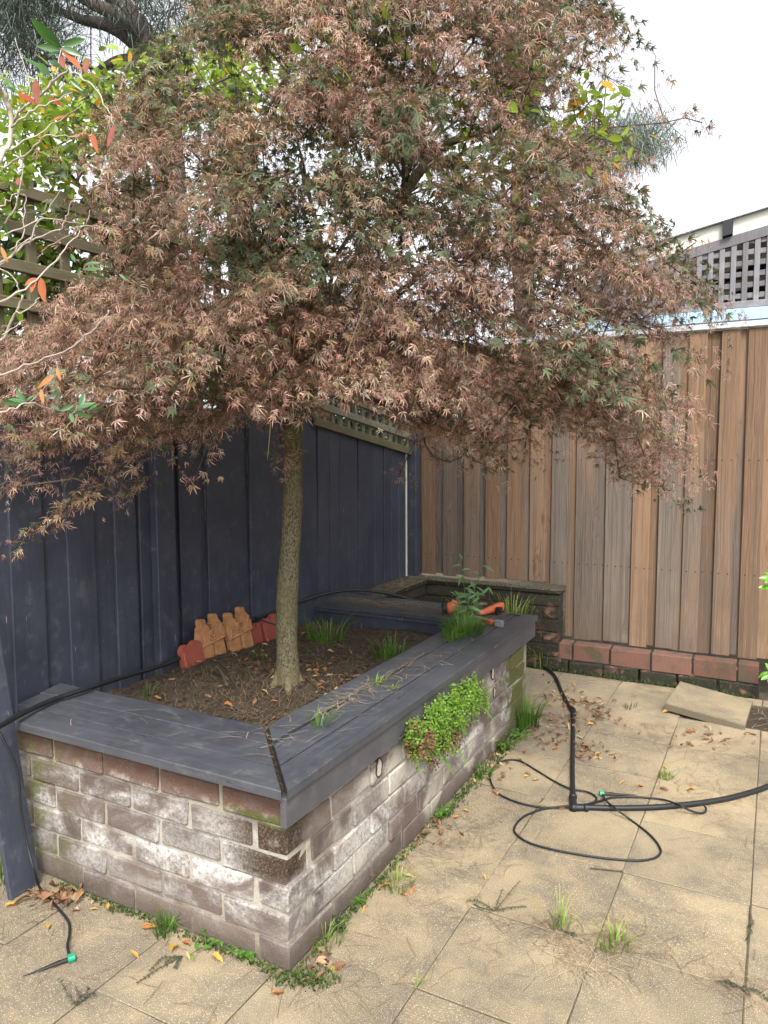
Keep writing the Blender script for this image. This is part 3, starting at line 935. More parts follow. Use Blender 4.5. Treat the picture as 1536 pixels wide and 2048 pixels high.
class Leaves:
    """gathers many copies of small leaf shapes into one mesh"""
    def __init__(s): s.V = []; s.T = []; s.C = []; s.n = 0

    def put(s, shape, P, Fr, S, C0, C1):
        V, T, t = shape                            # t: 0 at the stalk .. 1 at the tip
        n = len(P)
        if n == 0: return
        W = np.einsum('nij,vj->nvi', Fr, V)*S[:, None, None] + P[:, None, :]
        col = C0[:, None, :]*(1-t)[None, :, None] + C1[:, None, :]*t[None, :, None]
        s.V.append(W.reshape(-1, 3)); s.C.append(col.reshape(-1, 3))
        s.T.append((T[None] + (np.arange(n)*len(V))[:, None, None] + s.n).reshape(-1, 3))
        s.n += n*len(V)

    def add(s, V, T, C):
        V = np.asarray(V, float); s.V.append(V); s.T.append(np.asarray(T, int) + s.n)
        C = np.asarray(C, float)
        s.C.append(np.tile(C, (len(V), 1)) if C.ndim == 1 else C); s.n += len(V)

    def build(s, name, mat, parent=None, smooth=False):
        return link(name, tri_mesh(name, np.vstack(s.V), np.vstack(s.T), np.vstack(s.C), mat, smooth), None, parent)


def maple_shape(curl, width, nl=7, r=None):
    """palmate leaf of nl thin lobes lying along +x from the stalk; tips curl by `curl`"""
    r = r or random
    V = []; T = []; t = []
    lens = {7: (0.45, 0.75, 0.95, 1.0, 0.95, 0.75, 0.45), 5: (0.6, 0.9, 1.0, 0.9, 0.6)}[nl]
    for k in range(nl):
        a0 = (k - (nl-1)/2)*R(225/nl)*0.95 + r.gauss(0, 0.08)
        L = lens[k]*r.uniform(0.65, 1.25)
        ca = curl*r.uniform(0.4, 1.3); side = r.uniform(-1, 1)*curl*0.6; tw = r.uniform(-0.8, 0.8)*min(1, curl)
        p = np.array([0.0, 0, 0]); el = r.uniform(-0.35, 0.2); a = a0
        rows = []
        ws = (0.4, 1.0, 0.65, 0.0)
        for i in range(4):
            w = ws[i]*width
            sd = np.array([-math.sin(a)*math.cos(tw*i/3), math.cos(a)*math.cos(tw*i/3), math.sin(tw*i/3)])
            rows.append((p.copy(), sd*w))
            dirv = np.array([math.cos(a)*math.cos(el), math.sin(a)*math.cos(el), math.sin(el)])
            p = p + dirv*L/3
            el -= ca*0.75*(0.4 + 0.5*i); a += side*0.45
        b = len(V)
        for i, (q, s_) in enumerate(rows):
            if i < 3:
                V += [q - s_, q + s_]; t += [i/3.0]*2
            else:
                V.append(q); t.append(1.0)
        for i in range(2):
            T += [(b+2*i, b+2*i+2, b+2*i+3), (b+2*i, b+2*i+3, b+2*i+1)]
        T.append((b+4, b+6, b+5))
    return np.array(V), np.array(T), np.array(t)


def oval_shape(wid=0.45, fold=0.15, bend=0.3, n=5, tip=1.0):
    V = []; T = []; t = []
    for i in range(n+1):
        u = i/n
        w = wid*math.sin(math.pi*min(1, u*0.96+0.02))**0.8*(1-0.35*u*tip)
        z = -bend*u*u
        V += [(u, -w, z + fold*w), (u, 0, z), (u, w, z + fold*w)]; t += [u, u*0.8, u]
    for i in range(n):
        b = 3*i
        for k in (0, 1):
            T += [(b+k, b+k+3, b+k+4), (b+k, b+k+4, b+k+1)]
    return np.array(V), np.array(T), np.array(t)


def inside(poly, x, y):
    c = False; j = len(poly)-1
    for i in range(len(poly)):
        xi, yi = poly[i]; xj_, yj_ = poly[j]
        if (yi > y) != (yj_ > y) and x < (xj_-xi)*(y-yi)/(yj_-yi)+xi: c = not c
        j = i
    return c


def edge_dist(poly, x, y):
    A = np.array(poly, float); B = np.roll(A, -1, 0); p = np.array([x, y]); d = B-A
    t = np.clip(((p-A)*d).sum(1)/((d*d).sum(1)), 0, 1)
    return np.sqrt((((A+d*t[:, None])-p)**2).sum(1)).min()


def grow(nodes, targets, root_dist, sag=0.25, keep_off=0):
    """join each target point to the nearest node already in the tree; returns points, parents"""
    P = [np.array(p) for p, _ in nodes]; par = [q for _, q in nodes]
    dist = [0.0]*len(P)
    for i in range(len(P)):
        if par[i] >= 0: dist[i] = dist[par[i]] + np.linalg.norm(P[i]-P[par[i]])
    order = sorted(targets, key=lambda p: np.linalg.norm(np.array(p)-root_dist))
    for p in order:
        p = np.array(p)
        A = np.array(P); D = np.linalg.norm(A-p, axis=1)
        cost = D + 0.18*np.array(dist); cost[:keep_off] += 9.0
        k = int(np.argmin(cost))
        d = D[k]
        m = max(1, int(d/0.11))
        prev = k
        for s_ in range(1, m+1):
            u = s_/m
            q = A[k] + (p-A[k])*u + np.array([0, 0, sag*d*u*(1-u)*0.9])
            if s_ < m: q = q + rng.normal(0, 0.012, 3)
            P.append(q); par.append(prev); dist.append(dist[prev]+d/m); prev = len(P)-1
    return P, par


def branch_mesh(P, par, rmin, expo=2.2, rmax=None, sides=5, skip=0):
    n = len(P); load = np.full(n, rmin**expo)
    kids = [[] for _ in range(n)]
    for i in range(n-1, -1, -1):
        if par[i] >= 0: kids[par[i]].append(i)
    for i in range(n-1, -1, -1):
        if kids[i]: load[i] = sum(load[k] for k in kids[i])
    rad = load**(1/expo)
    if rmax is not None: rad = np.minimum(rad, rmax)
    mb = MB()
    done = [False]*n
    for i in range(n):
        # start chains at children that are not the main continuation
        p = par[i]
        if p >= 0 and done[i]: continue
        if p >= 0:
            main = max(kids[p], key=lambda k: rad[k])
            if main == i and par[p] >= 0: continue
        chain = ([p] if p >= 0 else []) + [i]; done[i] = True
        while kids[chain[-1]]:
            m = max(kids[chain[-1]], key=lambda k: rad[k])
            chain.append(m); done[m] = True
        if len(chain) < 2: continue
        rr = [rad[c] for c in chain]
        if p >= 0: rr[0] = rr[1]
        mb.add(*tube([P[c] for c in chain], rr, sides))
    return mb, rad


# ------------------------------------------------------------------ the Japanese maple
maple = tag(empty('maple_tree', (-0.652, 0.918, 0.44)), 'Japanese maple with curled pinkish brown leaves growing in the raised planter', 'tree')
OUT = [(420, 10), (340, 80), (290, 140), (245, 230), (200, 300), (222, 400), (235, 500), (165, 590), (75, 655), (15, 745), (-60, 800),
       (-70, 900), (-20, 935), (60, 925), (150, 890), (260, 885), (330, 862), (410, 845), (480, 855), (545, 860), (610, 830), (660, 800),
       (780, 790), (830, 840), (905, 880), (1000, 890), (1090, 850), (1165, 880), (1240, 930), (1295, 955), (1335, 890),
       (1357, 830), (1320, 730), (1360, 650), (1405, 560), (1340, 490), (1265, 410), (1257, 330), (1245, 260), (1225, 170),
       (1215, 60), (1205, -40), (1120, -170), (1000, -260), (700, -250), (590, -120)]
def ctr_depth(px): return np.interp(px, [-80, 150, 600, 1000, 1450], [2.32, 2.5, 2.92, 2.95, 2.75])
def vnoise(p, s, seed=0):
    q = np.asarray(p)*s
    return (math.sin(q[0]*1.7+seed)+math.sin(q[1]*2.1+1.3*seed+q[2])+math.sin(q[2]*2.7-q[0]*0.8+2.1*seed)+math.sin((q[0]+q[1])*1.3-q[2]*1.9))/4
sprays = []
tries = 0
while len(sprays) < 700 and tries < 60000:
    tries += 1
    px = random.uniform(-80, 1450); py = random.uniform(-260, 960)
    if not inside(OUT, px, py): continue
    e = edge_dist(OUT, px, py)
    half = 0.80*math.sqrt(1-(1-min(1, e/250.0))**2)
    u = random.uniform(-1, 1)
    u = math.copysign(abs(u)**0.6, u)                         # more foliage near the shell
    dd = ctr_depth(px) + u*half
    # the underside is hollow: lower sprays sit outside, few in the middle
    p = at(px, py, dd)
    if p[0] < fx(p[1]) + 0.09 and p[2] < 2.6: continue
    if p[1] > 3.25 and p[2] < 2.35: continue
    if p[2] < 1.55 and math.hypot(p[0]+0.6, p[1]-0.9) < 0.35: continue
    if vnoise(p, 3.2, 1.0) < -0.38 and random.random() < 0.85: continue
    if px > 850 and py < 420 and random.random() < 0.30: continue
    if px > 1120 and py < 140 and random.random() < 0.5: continue
    if 330 < px < 610 and 60 < py < 230 and random.random() < 0.72: continue      # the vine shows through here      # thinner crown where the sky shows
    if sprays and np.min(np.linalg.norm((np.array([q[0] for q in sprays])-p)*np.array([1, 1, 1.5]), axis=1)) < 0.07: continue
    sprays.append((p, min(1, e/300.0), u))
for _ in range(70):                                            # the dense skirt in front of the fork
    px, py = random.uniform(520, 900), random.uniform(590, 760); p = at(px, py, random.uniform(2.25, 2.85))
    if np.min(np.linalg.norm((np.array([q[0] for q in sprays])-p)*np.array([1, 1, 1.5]), axis=1)) < 0.065: continue
    sprays.append((p, 0.3, -0.6))
# hanging tips outside the main outline
for (px, py, dd) in ((60, 1060, 2.35), (95, 1040, 2.35), (135, 1010, 2.35), (165, 990, 2.36), (200, 965, 2.38), (230, 925, 2.4), (150, 945, 2.38), (40, 960, 2.3), (10, 900, 2.3), (15, 960, 2.3),
                     (285, 965, 2.45), (245, 985, 2.42), (260, 910, 2.45), (572, 912, 2.72), (578, 905, 2.74), (560, 870, 2.75), (930, 900, 3.0), (995, 935, 3.0), (900, 915, 3.05), (868, 905, 3.05), (1050, 885, 2.9),
                     (1240, 945, 2.7), (1290, 960, 2.68), (1330, 962, 2.66), (1385, 895, 2.7), (1432, 545, 2.75), (1405, 235, 2.9), (1370, 225, 2.9), (1330, 235, 2.9), (1390, 475, 2.8),
                     (1310, 110, 2.9), (850, 880, 3.1), (845, 845, 3.1), (800, 940, 3.2)):
    sprays.append((at(px, py, dd), 0.05, -1.0))

main = [(-0.652, 0.918, 0.42), (-0.642, 0.905, 0.66), (-0.622, 0.900, 0.95), (-0.606, 0.898, 1.25), (-0.588, 0.9, 1.5), (-0.575, 0.9, 1.74)]
limbs = [[(600, 700, 2.98), (660, 600, 2.96), (740, 480, 2.95), (820, 370, 2.95), (852, 325, 2.94)],
         [(852, 325, 2.94), (845, 265, 2.92), (850, 180, 2.9), (830, 60, 2.9)],
         [(852, 325, 2.94), (900, 285, 2.92), (960, 265, 2.9), (1015, 235, 2.88), (1060, 160, 2.85), (1140, 100, 2.85)],
         [(852, 325, 2.94), (930, 330, 2.9), (1010, 345, 2.85), (1090, 400, 2.8), (1180, 470, 2.75), (1290, 560, 2.7)],
         [(600, 700, 2.98), (540, 600, 3.0), (500, 450, 3.0), (510, 300, 2.95), (580, 150, 2.9)],
         [(590, 735, 2.98), (480, 690, 2.85), (360, 690, 2.7), (230, 720, 2.55), (110, 780, 2.42)],
         [(590, 735, 2.98), (560, 690, 2.8), (540, 600, 2.6), (560, 480, 2.4)],
         [(600, 700, 2.98), (720, 680, 2.85), (900, 690, 2.75), (1080, 740, 2.7), (1220, 830, 2.66)],
         [(600, 700, 2.98), (640, 620, 3.2), (640, 480, 3.4), (600, 330, 3.5)],
         [(600, 700, 2.98), (690, 640, 2.7), (780, 600, 2.45), (850, 540, 2.3)]]
nodes = [(np.array(main[0]), -1)]
for q in main[1:]: nodes.append((np.array(q), len(nodes)-1))
top = len(nodes)-1
ends = {}
for L in limbs:
    if L[0] in ends: prev = ends[L[0]]
    else:
        prev = top
        nodes.append((at(*L[0]), prev)); prev = len(nodes)-1; ends[L[0]] = prev
    pts = catmull([nodes[prev][0]] + [at(*q) for q in L[1:]], 3)
    for q in pts[1:]:
        nodes.append((q + rng.normal(0, 0.01, 3), prev)); prev = len(nodes)-1
    ends[L[-1]] = prev
P, par = grow(nodes, [s_[0] - np.array([0, 0, 0.02]) for s_ in sprays], np.array(main[-1]), keep_off=top)
mbr, rad = branch_mesh(P, par, 0.0023, 2.35, 0.03)
mbr.build('branches', M['twig'], maple, True)['kind'] = 'stuff'
# trunk
tp = catmull(main, 8); tr_ = np.interp(np.linspace(0, 1, len(tp)), [0, 0.06, 0.15, 0.5, 0.9, 1.0], [0.062, 0.054, 0.048, 0.042, 0.039, 0.034])
zz_ = np.linspace(0, 1, len(tp)); tr_ = tr_*(1 + 0.03*np.sin(zz_*23) + 0.02*np.sin(zz_*51+1))
tp = tp + np.stack([0.004*np.sin(zz_*13), 0.004*np.cos(zz_*11), 0*zz_], 1)
V, F = tube(tp, tr_, 22)
V += rng.normal(0, 0.0011, V.shape)
mb = MB(); mb.add(V, F)
for a in (0.4, 1.7, 2.9, 4.2, 5.4):                          # root flare
    b0 = np.array(main[0]); dr = np.array([math.cos(a), math.sin(a), 0])
    mb.add(*tube(catmull([b0 + np.array([0, 0, 0.16]) + dr*0.03, b0 + dr*0.06 + np.array([0, 0, 0.075]), b0 + dr*0.11 + np.array([0, 0, 0.03]), b0 + dr*0.17], 5), [0.016]*5 + [0.02]*6 + [0.012]*5, 8))
for k, L in enumerate(limbs[:10]):                             # thick starts of the limbs belong to the trunk
    pts = catmull([np.array(main[-1]) - np.array([0, 0, 0.06])] + [at(*q) for q in L], 5) if L[0][1] > 500 else catmull([at(*q) for q in L], 5)
    n_ = len(pts); r0 = 0.030 if k in (0, 4, 5, 7) else 0.02
    if k in (2, 3): r0 = 0.018
    if k == 1: r0 = 0.014
    mb.add(*tube(pts, np.linspace(r0, r0*0.4 if k else 0.02, n_), 10))
mb.build('trunk', M['bark'], maple, True)

# leaves: each spray is a drooping pad of palmate leaves
shapes_dry = [maple_shape(random.uniform(1.2, 2.6), random.uniform(0.024, 0.036), 7) if _ % 2 else maple_shape(random.uniform(1.1, 2.3), random.uniform(0.036, 0.052), 5) for _ in range(16)]
shapes_half = [maple_shape(random.uniform(0.35, 0.8), random.uniform(0.06, 0.085), 7) for _ in range(8)]
shapes_green = [maple_shape(random.uniform(0.08, 0.3), random.uniform(0.075, 0.1), 7) for _ in range(8)]
LV = Leaves()
trunk_c = np.array([-0.45, 0.95])
acc = {}
petP = []
for (p, e, u) in sprays:
    out = np.array([p[0]-trunk_c[0], p[1]-trunk_c[1], 0.0]); rr = np.linalg.norm(out) + 1e-6; out /= rr
    tilt = min(0.7, 0.15 + 0.35*rr)
    Npad = np.array([0, 0, 1.0]) + out*tilt*0.8 + rng.normal(0, 0.2, 3); Npad /= np.linalg.norm(Npad)
    a1 = np.cross(Npad, [0.3, 0.9, 0.2]); a1 /= np.linalg.norm(a1); a2 = np.cross(Npad, a1)
    small = (e <= 0.05 and u == -1.0)
    n_ = int(random.uniform(14, 22)) if small else int(random.uniform(72, 108))
    rad_ = random.uniform(0.05, 0.075) if small else random.uniform(0.10, 0.17)
    rr_ = rad_*np.sqrt(rng.random(n_)); th = rng.random(n_)*2*math.pi
    oo = out - Npad*np.dot(out, Npad); oo /= np.linalg.norm(oo) + 1e-6; pp = np.cross(Npad, oo)
    loc = p + (oo*(rr_*np.cos(th)*1.45)[:, None] + pp*(rr_*np.sin(th)*0.85)[:, None]) + Npad*rng.normal(0, 0.018 if small else 0.02, n_)[:, None]
    loc[:, 2] -= (rr_/rad_)**2*0.035*(1+np.cos(th))
    radial = (loc-p); radial /= np.linalg.norm(radial, axis=1)[:, None] + 1e-6
    A = radial*0.8 + out*0.7 + rng.normal(0, 0.45, (n_, 3)) + np.array([0, 0, -0.35])
    Nn = Npad + rng.normal(0, 0.6, (n_, 3)) + radial*0.3
    Fr = rot_frames(Nn, A)
    S = rng.uniform(0.017, 0.040, n_)
    # outer, upper, sun-burnt sprays are dry; shaded inner and lower ones keep green
    q_ = 0.465 - 0.22*max(0, e-0.3) - 0.22*max(0, u) - 0.55*vnoise(p, 3.0, 4.0) + 0.16*rng.normal() + (0.2 if p[2] < 2.1 else 0) + (0.12 if u < -0.5 else 0)
    pdry = min(0.93, max(0.12, 0.5 + (q_-0.45)*1.6))
    tint = 1 + 0.22*rng.normal()
    purple = max(0.0, min(1.0, (p[0]+0.2)/1.0))*0.6
    for k in range(n_):
        r0 = random.random()
        if r0 < pdry:
            sh = ('d', random.randrange(16)); v = random.uniform(0.7, 1.25)*tint
            c0 = np.array([0.135, 0.135, 0.072])*v if random.random() < 0.6 else np.array([0.30, 0.185, 0.135])*v
            c1 = np.array([0.80, 0.51, 0.42])*v if random.random() < 0.68 else np.array([0.52, 0.22, 0.18])*v
        elif r0 < pdry + 0.22:
            sh = ('h', random.randrange(8)); v = random.uniform(0.7, 1.2)
            c0 = np.array([0.10, 0.115, 0.05])*v; c1 = np.array([0.45, 0.25, 0.15])*v
        else:
            sh = ('g', random.randrange(8)); v = random.uniform(0.7, 1.3)
            c0 = np.array([0.10, 0.13, 0.068])*v; c1 = np.array([0.155, 0.175, 0.095])*v
        mean = c1.mean()
        c1 = c1*(1-purple*0.35) + np.array([mean*0.95, mean*0.72, mean*0.78])*purple*0.35
        acc.setdefault(sh, []).append((loc[k], Fr[k], S[k]*(1.15 if sh[0] == 'g' else 1.3 if sh == ('d', sh[1] | 1) else 1.0), c0, c1))
    petP.append((p, loc))
for sh, L in acc.items():
    shape = dict(d=shapes_dry, h=shapes_half, g=shapes_green)[sh[0]][sh[1]]
    LV.put(shape, np.array([l[0] for l in L]), np.array([l[1] for l in L]), np.array([l[2] for l in L]), np.clip(np.array([l[3] for l in L]), 0, 1), np.clip(np.array([l[4] for l in L]), 0, 1))
LV.build('crown', M['leaf'], maple)
# fine twigs inside each spray
LVt = Leaves()
for p, loc in petP:
    for q in loc[::2]:
        m_ = (p+q)/2 + np.array([0, 0, 0.012]) ; sd = np.cross(q-p, [0.2, 0.1, 1.0]); sd = sd/(np.linalg.norm(sd)+1e-6)*0.0011
        LVt.add([p-sd, p+sd, m_-sd, m_+sd, q], [(0, 2, 3), (0, 3, 1), (2, 4, 3)], (0.13, 0.085, 0.05))
LVt.build('twigs', M['leaf'], maple)['kind'] = 'stuff'
# bare hanging shoots, green-yellow, in front of the crown
for pts in ([(735, 600, 2.2), (700, 690, 2.2), (690, 740, 2.22)], [(545, 770, 2.3), (541, 850, 2.32), (535, 920, 2.34)], [(905, 610, 2.25), (928, 660, 2.25), (925, 770, 2.28)], [(840, 600, 2.3), (800, 680, 2.3), (780, 735, 2.3)], [(665, 380, 2.3), (672, 430, 2.3), (660, 450, 2.3)], [(610, 235, 2.3), (640, 250, 2.3), (650, 280, 2.3)]):
    c = catmull([at(*q) for q in pts], 6); mb = MB(); mb.add(*tube(c, np.linspace(0.0022, 0.001, len(c)), 5), (0.3, 0.24, 0.12)); mb.build('shoot', M['leaf'], maple, True)
# ------------------------------------------------------------------ she-oaks far behind the fences
def strands(LV, P, n, length, wid, c, spread=0.35, droop=1.0):
    """hanging needle strands from each point of P"""
    P = np.repeat(np.asarray(P), n, 0); m = len(P)
    P = P + rng.normal(0, spread, (m, 3))*np.array([1, 1, 0.5])
    L = length*rng.uniform(0.5, 1.2, m)
    a = rng.random(m)*2*math.pi; el = rng.uniform(-0.2, 0.9, m)
    d = np.stack([np.cos(a)*np.cos(el), np.sin(a)*np.cos(el), np.sin(el)], 1)
    p1 = P + d*(L*0.45)[:, None]; p2 = p1 + d*(L*0.3)[:, None]; p2[:, 2] -= L*0.55*droop
    sd = np.stack([-d[:, 1], d[:, 0], np.zeros(m)], 1); sd /= np.linalg.norm(sd, axis=1)[:, None] + 1e-6; sd = sd*wid
    V = np.stack([P-sd, P+sd, p1-sd, p1+sd, p2], 1).reshape(-1, 3)
    T = (np.array([(0, 2, 3), (0, 3, 1), (2, 4, 3)])[None] + (np.arange(m)*5)[:, None, None]).reshape(-1, 3)
    C = np.repeat(np.array(c)[None]*rng.uniform(0.6, 1.5, m)[:, None], 5, 0)
    LV.add(V, T, np.clip(C, 0, 1))

def sheoak(label, d, trunk, limbs_, regions, base_r, group='she-oak trees beyond the fences', col=(0.075, 0.10, 0.078)):
    tp_ = [at(px, py, d) for px, py in trunk]
    foot = np.array([tp_[0][0], tp_[0][1], -0.06])
    root = tag(empty('she_oak_tree', foot), label, 'tree', group)
    c = catmull([foot] + tp_, 6)
    mb = MB(); mb.add(*tube(c + rng.normal(0, 0.008, c.shape), np.linspace(base_r*1.25, base_r*0.7, len(c)), 12))
    nodes_ = [(c[0], -1)]
    for q in c[1:]: nodes_.append((q, len(nodes_)-1))
    for L in limbs_:
        q = catmull([at(px, py, d+dd) for px, py, dd in L], 6)
        mb.add(*tube(q, np.linspace(base_r*0.8, base_r*0.22, len(q)), 9))
        k = int(np.argmin([np.linalg.norm(n_[0]-q[0]) for n_ in nodes_])); prev = k
        for z_ in q: nodes_.append((z_, prev)); prev = len(nodes_)-1
    mb.build('trunk', M['darkbark'], root, True)
    tg = []
    for (cx, cy, rx, ry, n) in regions:
        for _ in range(n):
            a = random.random()*2*math.pi; r_ = math.sqrt(random.random())
            tg.append(at(cx+rx*r_*math.cos(a), cy+ry*r_*math.sin(a), d+random.gauss(0, 0.8)))
    P_, par_ = grow(nodes_, tg, foot + np.array([0, 0, 3.0]), 0.15)
    m_, _ = branch_mesh(P_, par_, 0.006, 2.4, base_r*0.3, 4)
    m_.build('branches', M['darkbark'], root)['kind'] = 'stuff'
    LV = Leaves()
    strands(LV, np.array(tg), 55, 0.5, 0.004, col, 0.17)
    LV.build('crown', M['needle'], root)

sheoak('dark she-oak with a leaning forked trunk above the trellis', 7.5, [(345, 420), (320, 170), (300, 100), (262, 40), (215, -40), (160, -160)],
       [[(308, 120, 0), (260, 75, 0.2), (215, 50, 0.3), (160, 38, 0.4), (90, 10, 0.5)], [(300, 130, 0), (240, 125, 0.1), (195, 140, 0.2)], [(290, 90, 0), (255, 40, -0.2), (190, 10, -0.2), (120, -30, -0.3)]],
       [(50, 50, 90, 80, 24), (170, 120, 120, 45, 4), (230, 10, 100, 40, 5), (90, -60, 160, 80, 20), (360, 20, 90, 60, 5), (20, 150, 60, 60, 6), (330, 90, 60, 60, 4)], 0.135)
sheoak('she-oak with a straight dark trunk showing behind the top of the maple', 9.0, [(480, 500), (462, 200), (455, 60), (452, -40), (450, -200)],
       [[(462, 120, 0), (425, 50, 0), (405, 10, 0), (380, -60, 0)], [(455, 20, 0), (520, -20, 0), (600, -40, 0)]],
       [(480, -80, 160, 60, 20), (440, 0, 90, 40, 5), (560, 10, 60, 30, 3)], 0.135)
sheoak('grey green she-oak whose branch end shows beside the maple against the sky', 9.5, [(1050, 700), (1040, 400), (1050, 200), (1060, 0)],
       [[(1040, 330, 0), (1130, 290, 0), (1210, 275, 0), (1300, 275, 0)], [(1050, 150, 0), (1080, 60, 0), (1090, 10, 0)]],
       [(1255, 285, 48, 40, 18), (1225, 300, 40, 40, 10), (1180, 300, 40, 50, 8), (1070, 5, 60, 35, 8), (1280, 285, 30, 22, 6)], 0.13, col=(0.14, 0.175, 0.15))  # paler needles: distance haze put into the colour

# ------------------------------------------------------------------ dark shrub beyond the trellis
ov = [oval_shape(random.uniform(0.26, 0.36), 0.2, random.uniform(0.1, 0.4), 4) for _ in range(4)]
def leafy(root, mat, pts, n, sr, size, c0, c1, yellow=0.0, nm='leaves', up=0.5, vary=0.35):
    LV = Leaves(); pts = np.asarray(pts)
    P_ = np.repeat(pts, n, 0) + rng.normal(0, sr, (len(pts)*n, 3)); m = len(P_)
    A = rng.normal(0, 1, (m, 3)) + np.array([0, 0, -0.3]); N_ = rng.normal(0, 0.6, (m, 3)) + np.array([0, 0, up])
    Fr = rot_frames(N_, A); S = rng.uniform(size[0], size[1], m)
    v = rng.uniform(1-vary, 1+vary, (m, 1)); C0 = np.array(c0)[None]*v; C1 = np.array(c1)[None]*v
    y = rng.random(m) < yellow
    C0[y] = (0.55, 0.33, 0.03); C1[y] = (0.6, 0.30, 0.02)
    k = rng.integers(0, 4, m)
    for q in range(4): LV.put(ov[q], P_[k == q], Fr[k == q], S[k == q], C0[k == q], C1[k == q])
    return LV.build(nm, mat, root)

sh = tag(empty('garden_shrub', (-2.3, 0.6, -0.06)), 'dark green shrub seen through the gaps of the mossy trellis', 'shrub')
tg = [np.array([random.uniform(-2.9, -1.75), random.uniform(-0.6, 3.2), random.uniform(1.1, 2.35)]) for _ in range(170)] + [np.array([random.uniform(-2.8, -1.65), random.uniform(-0.9, 1.7), random.uniform(2.0, 2.75)]) for _ in range(150)] + [np.array([random.uniform(-2.3, -1.6), random.uniform(2.4, 4.9), random.uniform(1.2, 2.35)]) for _ in range(260)]
nd = [(np.array([-2.3, 0.6, -0.06]), -1), (np.array([-2.3, 0.6, 0.5]), 0), (np.array([-2.2, 0.9, 1.0]), 1), (np.array([-2.4, 1.8, 1.2]), 2), (np.array([-2.3, 0.2, 1.2]), 2)]
P_, par_ = grow(nd, tg, np.array([-2.3, 0.6, 0.5])); m_, _ = branch_mesh(P_, par_, 0.004, 2.3, 0.04, 5); m_.build('stems', M['darkbark'], sh)['kind'] = 'stuff'
leafy(sh, M['gloss'], tg, 26, 0.11, (0.05, 0.085), (0.03, 0.055, 0.022), (0.055, 0.095, 0.035))

# ------------------------------------------------------------------ bright vine over the trellis
def vine(label, spots, stems, n, yellow):
    foot = np.array([stems[0][0][0], stems[0][0][1], -0.06])
    root = tag(empty('climbing_vine', foot), label, 'vine')
    nd = [(foot, -1)]
    for s_ in stems:
        prev = 0 if s_ is stems[0] else int(np.argmin([np.linalg.norm(q[0]-s_[0]) for q in nd]))
        for q in catmull(s_, 5): nd.append((q, prev)); prev = len(nd)-1
    P_, par_ = grow(nd, spots, foot + np.array([0, 0, 2.0]), 0.3); m_, _ = branch_mesh(P_, par_, 0.0022, 2.3, 0.012, 5)
    m_.build('stems', M['twig'], root, True)['kind'] = 'stuff'
    leafy(root, M['vine'], spots, n, 0.055, (0.035, 0.062), (0.19, 0.29, 0.035), (0.27, 0.37, 0.045), yellow, up=0.8, vary=0.45)
    return root
VP = [(0, 190), (120, 180), (300, 130), (360, 80), (470, 100), (560, 80), (610, 150), (560, 230), (380, 240), (250, 320), (100, 340), (0, 400)]
spots = []
while len(spots) < 210:
    px, py = random.uniform(0, 620), random.uniform(20, 400)
    if not inside(VP, px, py): continue
    spots.append(onplane(0, -1.42 - random.uniform(-0.12, 0.5), px, py))
for _ in range(60):
    px, py = random.uniform(0, 260), random.uniform(400, 620); spots.append(onplane(0, -1.47 - random.uniform(0, 0.25), px, py))
stm = [[np.array([-1.47, 1.0, 1.5]), np.array([-1.46, 0.9, 2.0]), np.array([-1.45, 0.7, 2.5]), np.array([-1.45, 0.4, 2.75])],
       [np.array([-1.45, 0.9, 2.0]), np.array([-1.5, 1.6, 2.6]), np.array([-1.5, 2.2, 3.0])]]
vine('bright yellow green vine sprawling over the mossy trellis', spots, stm, 13, 0.05)
spots = []
for (cx, cy, s_, n_) in ((1195, 225, 22, 5), (1205, 280, 18, 5), (1150, 270, 30, 4), (1010, 350, 40, 7), (900, 340, 30, 4), (760, 20, 60, 9), (900, 20, 60, 9), (1080, 130, 40, 6), (660, 60, 50, 9), (700, 120, 50, 8), (1170, 250, 30, 5), (1070, 400, 40, 5), (960, 140, 40, 4), (690, 30, 30, 4)):
    for _ in range(n_): spots.append(at(random.gauss(cx, s_), random.gauss(cy, s_), random.uniform(2.35, 3.5)))
for _ in range(75): spots.append(at(random.uniform(430, 1130), random.uniform(60, 560), random.uniform(3.45, 4.0)))
stm = [[np.array([-1.62, 2.6, 1.6]), np.array([-1.5, 2.6, 2.3]), at(680, 500, 3.8), at(800, 400, 3.7), at(950, 350, 3.7), at(1150, 280, 3.7)], [at(680, 500, 3.8), at(700, 250, 3.75), at(760, 40, 3.7)], [at(800, 400, 3.7), at(900, 200, 3.7), at(1050, 130, 3.7)]]
vine('climber with yellow green leaves tangled through the back of the maple crown', spots, stm, 8, 0.10)

